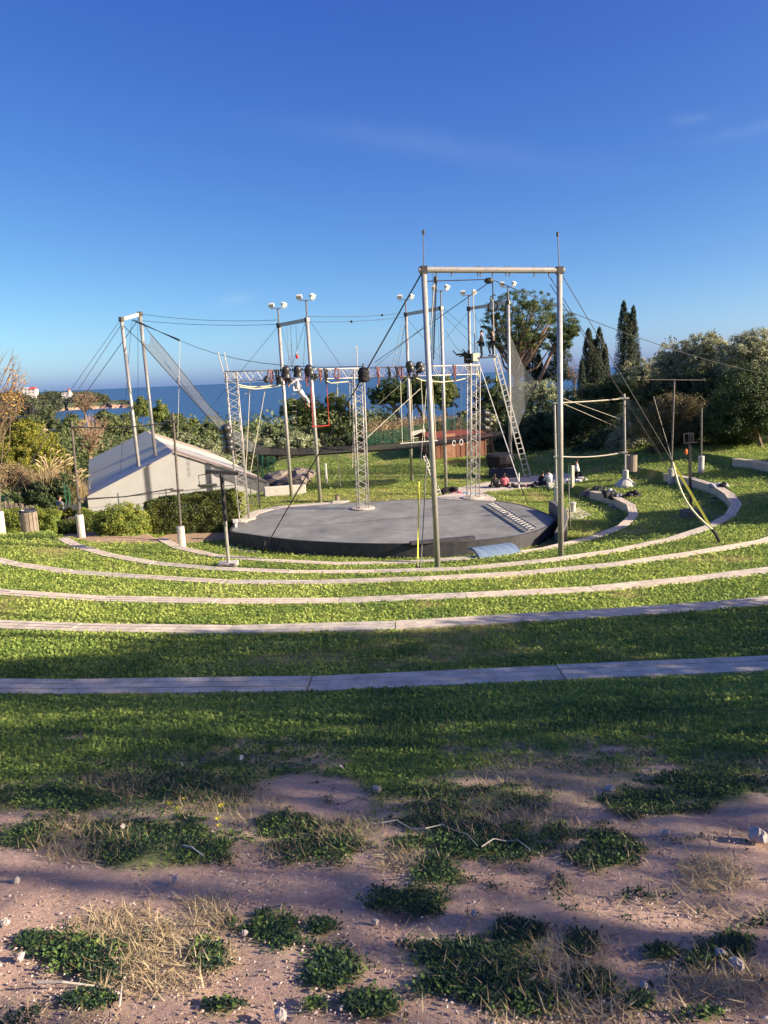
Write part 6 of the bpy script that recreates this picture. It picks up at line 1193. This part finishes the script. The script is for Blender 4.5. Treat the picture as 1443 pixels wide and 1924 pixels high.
def headland():
    HY = 1150; prof = [(-160, 736), (-60, 738), (0, 740), (40, 742), (75, 744), (95, 742), (112, 743), (140, 744), (165, 743), (182, 745), (194, 751), (204, 756), (218, 758), (230, 760), (240, 764)]
    xs = np.linspace(-200, 243, 90); tp = np.interp(xs, [p[0] for p in prof], [p[1] for p in prof]); vs = []; fs = []; ny = 26; top = []
    for i, px in enumerate(xs):
        zt = Q(px, tp[i]+(7 if px < 190 else 0), HY)[2]; x = Q(px, 760, HY)[0]
        for j in range(ny):
            v = j/(ny-1); fr = HY-60-590*float(sm((118-px)/55)); yy = fr+v*(HY+200-fr); f = (yy-(HY-60))/260; e = min(1, (yy-fr)/25.)
            hgt = max(0, math.sin(math.pi*min(1, max(0, f)*1.15)))**.6 if f > 0 else 0; lowz = -31+7.5*e
            zz = max(lowz, -31+(zt+31)*(.38*min(1, max(0, f)/.08)+.62*hgt)) if f < .87 else -31
            vs.append((x*yy/HY+6*math.sin(i*.7+j), yy+10*math.sin(i*.9), zz+1.2*math.sin(i*2.3+j*1.7)))
    for i in range(len(xs)-1):
        for j in range(ny-1): a = i*ny+j; fs.append((a, a+ny, a+ny+1, a+1))
    m = MB(); m.add(vs, fs); tag(m.build('headland', headmat(), base=(*vs[0][:2], -31)), 'low wooded headland with red rocks at the waterline', 'headland', kind='structure')
    V_ = np.array(vs).reshape(len(xs), ny, 3); r = np.random.default_rng(9); n = 9500; ii = r.integers(0, int(len(xs)*.885), n); jj = r.integers(1, ny-3, n); P_ = V_[ii, jj]+r.normal(0, 3, (n, 3))*[1, 1, 0]
    k = ~((jj < 3) & (ii > 62)); P_ = P_[k]; mass('headland_wood', 'pines covering the far headland', P_, r.uniform(1, 8, len(P_)), r.uniform(2.5, 5, len(P_)), 14, np.full(len(P_), 3.0), 'farwood', 12)
    def house(px0, px1, yb, yt, Y, label, roof, storeys=2, nm='coastal_villa'):
        a, b = Q(px0, yb, Y), Q(px1, yb, Y); t = Q(px0, yt, Y); w = b[0]-a[0]; h_ = t[2]-a[2]; c = [(a[0]+b[0])/2, Y+5, a[2]]; root = thing(nm, c, label, 'house'); MB().box([c[0], c[1], a[2]+h_/2-4], (w, 10, h_+8)).build('wall', M_['house'], root)
        n = max(2, int(w/5))
        for s in range(storeys):
            for i in range(n): MB().box([a[0]+w*(i+.5)/n, Y-.05, a[2]+h_*(s+.5)/storeys], (w/n*.4, .3, h_/storeys*.5)).build('window', M_['glass'], root)
        m = MB(); e = .6; q = [(a[0]-e, Y-e), (b[0]+e, Y-e), (b[0]+e, Y+10+e), (a[0]-e, Y+10+e)]; zt = t[2]; hr = roof[1]; m.add([(x, y, zt) for x, y in q]+[(a[0]+w*.25, Y+5, zt+hr), (b[0]-w*.25, Y+5, zt+hr)], [(3, 2, 1, 0), (0, 1, 5, 4), (1, 2, 5), (2, 3, 4, 5), (3, 0, 4)]); m.build('roof', M_[roof[0]], root); return root
    house(38, 53, 740, 730, 1150, 'white block of the far mansion left of its red roofed wing', ('house', 1.0)); house(53, 67, 740, 731.5, 1150, 'white far mansion wing with a red roof above the trees', ('redroof', 3.2)); house(116, 132, 747, 739.0, 1125, 'small white coastal villa under the tower on the headland', ('house', .8))
    c = Q(131.5, 743, 1130); root = thing('signal_tower', c, 'white tower with a red top on the headland', 'tower'); h_ = Q(131.5, 734, 1130)[2]-c[2]; MB().lathe(c, [(2.2, -3), (1.9, h_)], 12).build('tower_shaft', M_['house'], root); MB().lathe(c+[-.8, 0, h_], [(1.5, 0), (1.6, 2.2), (.6, 3.6)], 10).build('red_lantern', M_['redroof'], root)
M_['redroof'] = mat('red roof', (.42, .07, .05), .8, 0, .2, .3); M_['farwood'] = leafmat('far pine leaves', [(.035, .05, .028), (.06, .075, .04), (.095, .105, .055)], .1)
headland()
# trees out of frame whose shade falls into the picture
def shade_tree(name, label, C, Rr, n, leafL, seed, hole=None, kind='bush', group=None):
    r = np.random.default_rng(seed); C = np.array(C, float); Rr = np.array(Rr, float); W_ = Rr.prod(1)**.67; root = _plant(name, label, 'tree', 40, C, Rr, W_/W_.sum(), n/5.0, kind, None, 1., r, group, .6, .3, leafL*FPX/40, 6, .2, 'bark', [C[0][0], C[0][1], z1(C[0][0], C[0][1])], hole)
hp = np.array([-.85, 2.42, -1.9]); hd = SD
def hole_(c):
    v = c-hp; t = v@hd; perp = v-t[:, None]*hd; hx = np.array([-SD[1], SD[0], 0])/math.hypot(SD[0], SD[1]); a = perp@hx; b = perp-a[:, None]*hx; return ((np.abs(a) < .30) & (np.linalg.norm(b, axis=1) < .22)) | ((np.abs(a+.42) < .2) & (np.abs(v@np.array([0, 0, 1])-t*SD[2]-.42) < .3) & (np.modf(np.abs(c[:, 0]*91.7))[0] < .6))
M_['veil'] = leafmat('thin evergreen leaves', [(.10, .10, .04), (.20, .19, .08), (.30, .26, .12)], .5); KIND['veil'] = ('veil', .5, 1.0)
def veil_tree(x, y, top, w, seed, label, group, n=11000, Ls=.17):
    r = np.random.default_rng(seed); g = z1(x, y); root = thing('shade_tree', (x, y, g), label, 'tree', group)
    p = np.c_[x+r.normal(0, .55, n), y+r.uniform(-w, w, n), g+.1+(top-g)*r.uniform(0, 1, n)]
    edge = np.interp(p[:, 1], [-10, 4.6, 5.6, 7.4, 8.0, 10.2, 10.4], [5.4, 5.4, 3.95, 3.2, 1.35, .9, -2])-.4*fbm(p[:, 1]*2, p[:, 1]*0, .8, 3)-.12*fbm(p[:, 0], p[:, 1], .3, 5); p = p[p[:, 2] < edge]; p = p[~hole_(p)]; n = len(p)
    q_ = leaves(p, np.full(n, Ls)*r.uniform(.7, 1.3, n), .3, .3, 0, seed); raw_mesh('crown', q_-V([x, y, g]), 4, M_['veil'], np.repeat(r.uniform(0, 1, n), 4), root)
    m = MB(); m.tube([[x, y, g-.3], [x+.1, y, g+1.5], [x, y+.1, top-.8]], [.16, .12, .04], 7)
    for i in range(7): z0 = g+r.uniform(.8, top-g-1.5); m.tube([[x, y, z0], [x+r.uniform(-1.3, 1.3), y+r.uniform(-.4, .4), z0+r.uniform(.4, 1.3)]], [.05, .015], 5)
    m.build('trunk', M_['bark'], root)
for i, y in enumerate(np.arange(-9, 9.6, 2.6)):
    veil_tree(13.2, y, 5.6, 1.4, 200+i, 'evergreen of the row just right of the viewpoint', 'evergreens right of the viewpoint', int(np.interp(y, [-2, .6, 2, 4], [4900, 6600, 14500, 22500])), .15)
for i, (x, y, top, rad) in enumerate([(24, 26.6, .6, 1.7), (26.5, 29.5, .9, 1.9), (31, 37, .3, 1.6), (42, 49, 4.2, 3.2), (46, 43, 5.0, 3.4), (43, 57, 3.6, 3.2)]):
    g = z1(x, y); shade_tree('shade_tree', 'bushy evergreen beyond the right edge of the lawn', [(x, y, g+(top-g)*.35), (x+.5, y-.3, top-rad*.7), (x-.6, y+.4, (top+g)/2)], [(rad, rad, (top-g)*.35), (rad*.8, rad*.8, rad*.75), (rad*.8, rad*.8, (top-g)*.3)], 8000, .40, 300+i, group='evergreens beyond the right edge')

# ------------------------------------------------------------------ people
def skin_mesh(name, pts, edges, radii, mat_, parent, root_i=0, lev=1):
    me = bpy.data.meshes.new(name); me.from_pydata([tuple(map(float, p)) for p in pts], edges, []); me.update(); o = bpy.data.objects.new(name, me); COL.objects.link(o)
    o.modifiers.new('skin', 'SKIN'); sv = me.skin_vertices[0].data
    for i, r in enumerate(radii): sv[i].radius = (r, r) if not isinstance(r, tuple) else r; sv[i].use_root = (i == root_i)
    if lev: sub = o.modifiers.new('sub', 'SUBSURF'); sub.levels = lev; sub.render_levels = lev
    dg = bpy.context.evaluated_depsgraph_get(); new = bpy.data.meshes.new_from_object(o.evaluated_get(dg)); bpy.data.objects.remove(o); new.name = name
    new.polygons.foreach_set('use_smooth', [True]*len(new.polygons)); new.materials.clear(); new.materials.append(mat_)
    ob = bpy.data.objects.new(name, new); COL.objects.link(ob); ob.parent = parent; return ob
STAND = dict(pelvis=(0, 0, .92), spine=(0, .01, 1.12), chest=(0, 0, 1.31), neck=(0, .0, 1.44), jaw=(0, .03, 1.53), head=(0, .02, 1.61), top=(0, .01, 1.69),
 shL=(-.17, 0, 1.37), elL=(-.21, -.02, 1.11), wrL=(-.2, .08, .9), shR=(.17, 0, 1.37), elR=(.21, -.02, 1.11), wrR=(.2, .08, .9), hipL=(-.09, 0, .88), knL=(-.1, .03, .48), anL=(-.1, -.02, .08), toL=(-.11, .13, .04), hipR=(.09, 0, .88), knR=(.1, .03, .48), anR=(.1, -.02, .08), toR=(.11, .13, .04))
SIT = dict(STAND, pelvis=(0, 0, .13), spine=(0, .0, .31), chest=(0, .04, .5), neck=(0, .06, .63), jaw=(0, .11, .71), head=(0, .09, .79), top=(0, .07, .87), shL=(-.16, .04, .56), elL=(-.23, .14, .32), wrL=(-.15, .32, .24), shR=(.16, .04, .56), elR=(.23, .14, .32), wrR=(.15, .32, .24),
 hipL=(-.1, .05, .11), knL=(-.34, .30, .15), anL=(.04, .40, .07), toL=(.14, .42, .05), hipR=(.1, .05, .11), knR=(.34, .30, .15), anR=(-.04, .46, .07), toR=(-.14, .5, .05))
KNEEL = dict(STAND, pelvis=(0, 0, .5), spine=(0, .02, .7), chest=(0, .02, .9), neck=(0, .03, 1.03), jaw=(0, .06, 1.12), head=(0, .05, 1.2), top=(0, .03, 1.28), shL=(-.17, .02, .96), elL=(-.2, .1, .72), wrL=(-.06, .3, .78), shR=(.17, .02, .96), elR=(.2, .1, .72), wrR=(.06, .3, .8), hipL=(-.1, 0, .46), knL=(-.13, .1, .07), anL=(-.13, -.32, .06), toL=(-.13, -.44, .03), hipR=(.1, 0, .46), knR=(.13, .1, .07), anR=(.13, -.32, .06), toR=(.13, -.44, .03))
HANG = dict(STAND, pelvis=(0, .05, -.42), spine=(0, .16, -.58), chest=(0, .28, -.74), neck=(0, .36, -.86), jaw=(0, .42, -.92), head=(0, .43, -1.0), top=(0, .44, -1.08), shL=(-.17, .31, -.79), elL=(-.2, .45, -1.0), wrL=(-.1, .5, -1.2), shR=(.17, .31, -.79), elR=(.2, .47, -.98), wrR=(.1, .52, -1.18), hipL=(-.1, .03, -.38), knL=(-.11, .04, .03), anL=(-.11, -.36, -.2), toL=(-.11, -.42, -.33), hipR=(.1, .03, -.38), knR=(.11, .04, .03), anR=(.11, -.36, -.2), toR=(.11, -.42, -.33))
def person(loc, yaw, pose, label, top, legs, hair='hair', sleeves=True, ponytail=True, shoes=None, hood=False, scale=1., shirt_r=1.0, bun=False):
    root = thing('person', loc, label, 'person'); ca, sa = math.cos(yaw), math.sin(yaw)
    T = lambda p: np.array([ca*p[0]-sa*p[1], sa*p[0]+ca*p[1], p[2]])*scale
    J = {k: V(v) for k, v in pose.items()}; names = ['pelvis', 'spine', 'chest', 'neck', 'jaw', 'head', 'top']; rad = {'pelvis': (.135, .11), 'spine': (.115, .09), 'chest': (.135, .1), 'neck': (.05, .05), 'jaw': (.058, .066), 'head': (.075, .09), 'top': (.05, .06)}
    pts, ed, rs, ix = [], [], [], {}
    def add(n, p, r, par=None):
        ix[n] = len(pts); pts.append(T(p)); rs.append(tuple(x*scale for x in r) if isinstance(r, tuple) else r*scale)
        if par is not None: ed.append((ix[par], ix[n]))
    prev = None
    for n in names: add(n, J[n], rad[n], prev); prev = n
    fwd = J['jaw']-J['neck']; f = V([0, 1, 0]) if pose is not HANG else V([0, .9, .4]); add('nose', J['jaw']*.45+J['head']*.55+f*.098, .014, 'head')
    for s in 'LR':
        add('sh'+s, J['sh'+s], .055, 'chest'); add('el'+s, J['el'+s], .042, 'sh'+s); add('wr'+s, J['wr'+s], .028, 'el'+s); d = J['wr'+s]-J['el'+s]; d /= np.linalg.norm(d); pm = J['wr'+s]+d*.07; add('hand'+s, pm, (.036, .022), 'wr'+s)
        side = np.cross(d, [0, 1, .3]); side /= np.linalg.norm(side)+1e-6; crl = np.cross(side, d)
        for i, (o, l) in enumerate(((-.03, .06), (-.011, .075), (.01, .08), (.03, .07))): b_ = pm+side*o+d*.025; add(f'f{i}{s}', b_, .009, 'hand'+s); add(f'g{i}{s}', b_+d*l*.55+crl*.012, .0085, f'f{i}{s}'); add(f'h{i}{s}', b_+d*l*.85+crl*.035, .007, f'g{i}{s}')
        add('th'+s, pm-side*.045-d*.01, .011, 'hand'+s); add('tj'+s, pm-side*.062+d*.03+crl*.015, .009, 'th'+s)
        add('hip'+s, J['hip'+s], .085, 'pelvis'); m_ = (J['hip'+s]+J['kn'+s])/2; add('thi'+s, m_, .074, 'hip'+s); add('kn'+s, J['kn'+s], .052, 'thi'+s); c_ = J['kn'+s]*.65+J['an'+s]*.35; add('cal'+s, c_, .05, 'kn'+s); add('an'+s, J['an'+s], .034, 'cal'+s); add('to'+s, J['to'+s], .03, 'an'+s)
    skin_mesh('body', pts, ed, rs, M_['skin'], root)
    def cloth(nm, keys, links, k, mt):
        P_ = [T(J[q]) if q in J else pts[ix[q]] for q in keys]; R_s = []
        for q in keys:
            r = rs[ix[q]]; r = r if isinstance(r, tuple) else (r, r); R_s.append(tuple(x*k*(1.22 if q in ('pelvis', 'spine', 'chest') else 1)+.018 for x in r))
        skin_mesh(nm, P_, [(keys.index(a), keys.index(b)) for a, b in links], R_s, M_[mt], root)
    ks = ['pelvis', 'spine', 'chest', 'shL', 'elL', 'shR', 'elR']; ln = [('pelvis', 'spine'), ('spine', 'chest'), ('chest', 'shL'), ('shL', 'elL'), ('chest', 'shR'), ('shR', 'elR')]
    if sleeves: ks += ['wrL', 'wrR']; ln += [('elL', 'wrL'), ('elR', 'wrR')]
    cloth('top', ks, ln, 1.06*shirt_r, top)
    ks = ['pelvis']; ln = []
    for s in 'LR': ks += ['hip'+s, 'thi'+s, 'kn'+s, 'cal'+s, 'an'+s]; ln += [('pelvis', 'hip'+s), ('hip'+s, 'thi'+s), ('thi'+s, 'kn'+s), ('kn'+s, 'cal'+s), ('cal'+s, 'an'+s)]
    cloth('trousers', ks, ln, 1.05, legs)
    m = MB(); up_ = J['top']-J['jaw']; up_ /= np.linalg.norm(up_); back = -f; h = J['head']+up_*.035+back*.022; org = V(root.location); W2 = lambda p: org+T(p)
    m.ball(W2(h), V([.088, .098, .088])*scale, 10, 7)
    if ponytail: q = J['head']+back*.1; dn = -up_ if pose is not HANG else V([0, .1, -1]); m.tube([W2(q+up_*.03), W2(q+back*.05+dn*.06), W2(q+back*.03+dn*.2), W2(q+back*.01+dn*.3)], [.03*scale, .045*scale, .04*scale, .012*scale], 7)
    if bun: m.ball(W2(J['head']+back*.1+up_*.03), .045*scale, 8, 6)
    m.build('hair', M_[hair], root, smooth=True)
    e = MB()
    for s in (-1, 1): e.ball(W2(J['head']-up_*.005+f*.078+V([s*.03, 0, 0])), .011*scale, 6, 4)
    e.build('eyes', M_['black'], root)
    if hood: q = MB(); q.ball(W2(J['neck']+back*.07-up_*.0), V([.12, .09, .08])*scale); q.build('hood', M_[top], root, smooth=True)
    if shoes:
        for s in 'LR': q = MB(); q.tube([W2(J['an'+s]+[0, 0, -.03]), W2((J['an'+s]+J['to'+s])/2), W2(J['to'+s])], [.046*scale, .048*scale, .036*scale], 7); q.build('shoe', M_[shoes], root, smooth=True)
    return root
brd = lambda px: Q(px, 671.5-(px-876)*.09, 50.05)+np.array([0, 0, -.09])
st1 = dict(STAND, wrL=(-.2, .33, .92), elL=(-.22, .12, 1.08), knL=(-.08, .03, .48), wrR=(.2, .28, .95), elR=(.22, .08, 1.08), hipL=(-.08, .02, .88))
person(brd(905.5), R_(90), st1, 'person in dark clothes with bunned hair standing at the left of the high platform', 'black', 'navy', ponytail=False, bun=True, shoes='black', scale=.99)
st2 = dict(STAND, wrL=(-.12, .26, 1.15), elL=(-.24, .06, 1.12), wrR=(.12, .24, 1.18), elR=(.24, .04, 1.12), knL=(-.1, .24, .56), anL=(-.1, .14, .12), toL=(-.11, .28, .05), knR=(.1, -.02, .48))
person(brd(926), R_(78), st2, 'person in dark sportswear stepping at the ladder end of the high platform', 'black', 'black', ponytail=False, shoes='black', scale=.99)
s1 = dict(SIT, chest=(-.05, .0, .49), neck=(-.06, .02, .62), jaw=(-.06, .07, .7), head=(-.06, .05, .78), top=(-.06, .03, .86), elL=(-.3, -.06, .3), wrL=(-.36, -.16, .06), shL=(-.22, .0, .55), shR=(.11, .0, .55))
person(G(931.5, 917.5), R_(10), s1, 'seated person in a black top with brown hair leaning on one hand', 'black', 'black', ponytail=True)
person(G(948, 916), R_(-5), SIT, 'seated person in a coral pink top with a long dark ponytail', 'pink', 'black', ponytail=True, shirt_r=1.05)
person(G(1019, 913), R_(-20), SIT, 'seated person in a dark top beside the white hooded one', 'black', 'navy', ponytail=True, scale=1.0)
person(G(1032, 911.5), R_(25), SIT, 'seated person in a white hooded sweatshirt with dark hair', 'whitecloth', 'navy', ponytail=False, bun=True, hood=True, shirt_r=1.25, scale=1.05)
person(G(1085, 903), R_(80), KNEEL, 'kneeling person in a white T-shirt holding hands together by the square post', 'whitecloth', 'black', ponytail=False, sleeves=False, shirt_r=1.12)
M_['stripe'] = mat('white patterned cloth', (.55, .53, .55), .8, 0, .7, 6)
person(onbeam(557, -.42)+[0, -.3, 0], R_(-75), HANG, 'aerialist in white and dark clothes hanging upside down from the truss', 'stripe', 'stripe', hair='brownred', ponytail=True, shirt_r=1.2) if M_.__setitem__('brownred', mat('red brown hair', (.16, .05, .03), .6, 0, .2, 20)) is None else None
pl3 = Q(114, 960, 40.2); person([pl3[0], pl3[1], z1(pl3[0], pl3[1])], R_(-35), dict(STAND), 'person in a grey jacket with brown hair walking behind the left hedge', 'greycloth', 'black', hair='brownhair', ponytail=False, shirt_r=1.2) if M_.__setitem__('brownhair', mat('curly brown hair', (.10, .055, .03), .7, 0, .3, 20)) is None else None
# ------------------------------------------------------------------ small things on the foreground ground
def stone(px, py, r, label, sq=.7):
    g = G(px, py); rr = np.random.default_rng(int(px)); d = r*np.linalg.norm(g)/FPX; m = MB(); M = np.array(Matrix.Rotation(rr.uniform(0, 6), 3, 'Z')); m.ball(g+[0, 0, d*.35+.012], (d, d*.75, d*sq), 9, 6, M); m.v = [tuple(V(q)+rr.normal(0, d*.09, 3)) for q in m.v]; tag(m.build('stone', M_['palestone']), label, 'stone', 'loose stones on the soil')
M_['palestone'] = mat('pale stone', (.46, .40, .36), .9, 0, .2, 25, .4)
for a in [(331, 1660, 9, 'pale rounded stone below the left weed patch'), (1252, 1572, 8, 'pale stone on the bare soil at the right'), (1425, 1580, 17, 'large tan stone at the right picture edge', .6), (1146, 1490, 10, 'dark stone in the dry grass right of centre'), (891, 1724, 7, 'small pale stone between the lower weed patches'), (528, 1917, 12, 'pale stone at the bottom edge left of centre'), (1354, 1800, 9, 'pale angular stone at the lower right straw'), (1384, 1822, 12, 'larger pale stone at the lower right straw'), (10, 1741, 8, 'white stone at the left edge beside the straw'), (31, 1662, 8, 'brown stone at the left edge on bare soil'), (40, 1806, 7, 'white stone beside the lower left weed patch'), (708, 1490, 9, 'tan stone at the top of the bare soil patch'), (705, 1740, 7, 'bluish stone beside the middle weed patch'), (460, 1760, 6, 'pale stone at the edge of the left middle weeds'), (1210, 1860, 7, 'small stone at the bottom right')]: stone(*a)
def twig(px, label, r=.0035, z=.03):
    pts = [G(*p)+[0, 0, z+.012*math.sin(i*2.2)] for i, p in enumerate(px)]; tag(MB().tube(pts, list(np.linspace(r, r*.55, len(pts))), 6).build('twig', M_['palecable']), label, 'twig')
twig([(718, 1556), (745, 1554), (772, 1563), (800, 1568), (830, 1562), (855, 1567), (878, 1580), (897, 1601)], 'long pale bent twig lying over the weeds right of centre'); twig([(905, 1602), (928, 1590), (955, 1588), (972, 1590), (996, 1610)], 'shorter pale arched twig right of the long one'); twig([(346, 1600), (362, 1606), (384, 1616)], 'short grey stick among the left weeds', .006); twig([(70, 1852), (120, 1856), (196, 1855)], 'straight pale stick at the lower left', .005, .012); twig([(225, 1895), (230, 1860)], 'short upright stick at the bottom left', .004, .01)
def flower(px, py, label, n=3):
    g = G(px, py); root = thing('yellow_flower', g, label, 'flower', 'small yellow flowers in the weeds'); rr = np.random.default_rng(int(px))
    for i in range(n):
        e = g+[rr.uniform(-.05, .05), rr.uniform(-.04, .04), rr.uniform(.07, .13)]; MB().tube([g, (g+e)/2+[.01, 0, .01], e], .0018, 4).build('stem', M_['leafstem'], root); m = MB()
        for k in range(5): a = k*1.256; m.add([e, e+[.012*math.cos(a-.35), .012*math.sin(a-.35), .008], e+[.02*math.cos(a), .02*math.sin(a), .006], e+[.012*math.cos(a+.35), .012*math.sin(a+.35), .008]], [(0, 1, 2, 3)])
        m.build('petals', M_['petal'], root)
M_['leafstem'] = mat('flower stem', (.12, .2, .05), .7); M_['petal'] = mat('yellow petals', (.78, .62, .02), .6)
flower(336, 1540, 'pair of yellow flowers in the left weeds', 4); flower(405, 1548, 'yellow flower right of the flower pair', 2); flower(418, 1590, 'low yellow flower below the others', 2)
def scrap(px, py, s, label, mt='whitecloth', tall=False):
    g = G(px, py); a = np.random.default_rng(int(px)).uniform(0, 3); u = V([math.cos(a), math.sin(a), 0])*s; w = V([-math.sin(a)*.4, math.cos(a)*.4, .9 if tall else .25])*s; m = MB(); q = [g+[0, 0, .03]-u*.4, g+[0, 0, .03]+u*.3, g+[0, 0, .03]+u*.5+w, g+[0, 0, .03]-u*.2+w*1.2]; m.add(q+[x+V([.002, .002, .003]) for x in q], [(0, 1, 2, 3), (7, 6, 5, 4), (0, 4, 5, 1), (1, 5, 6, 2), (2, 6, 7, 3), (3, 7, 4, 0)]); tag(m.build('dry_leaf', M_[mt]), label, 'leaf')
scrap(345, 1448, .028, 'small upright white leaf in the grass at the left', tall=True); scrap(454, 1436, .03, 'small white leaf in the grass left of centre', tall=True); scrap(1153, 1308, .09, 'curled pale dry leaf in the grass near the nearest bench', 'palestone'); scrap(885, 1210, .06, 'pale leaf in the shaded grass beyond the nearest bench', 'palestone'); scrap(645, 1450, .05, 'pale dry leaf at the edge of the bare soil', 'palestone'); scrap(235, 1565, .04, 'pale leaf among the left weeds', 'palestone')
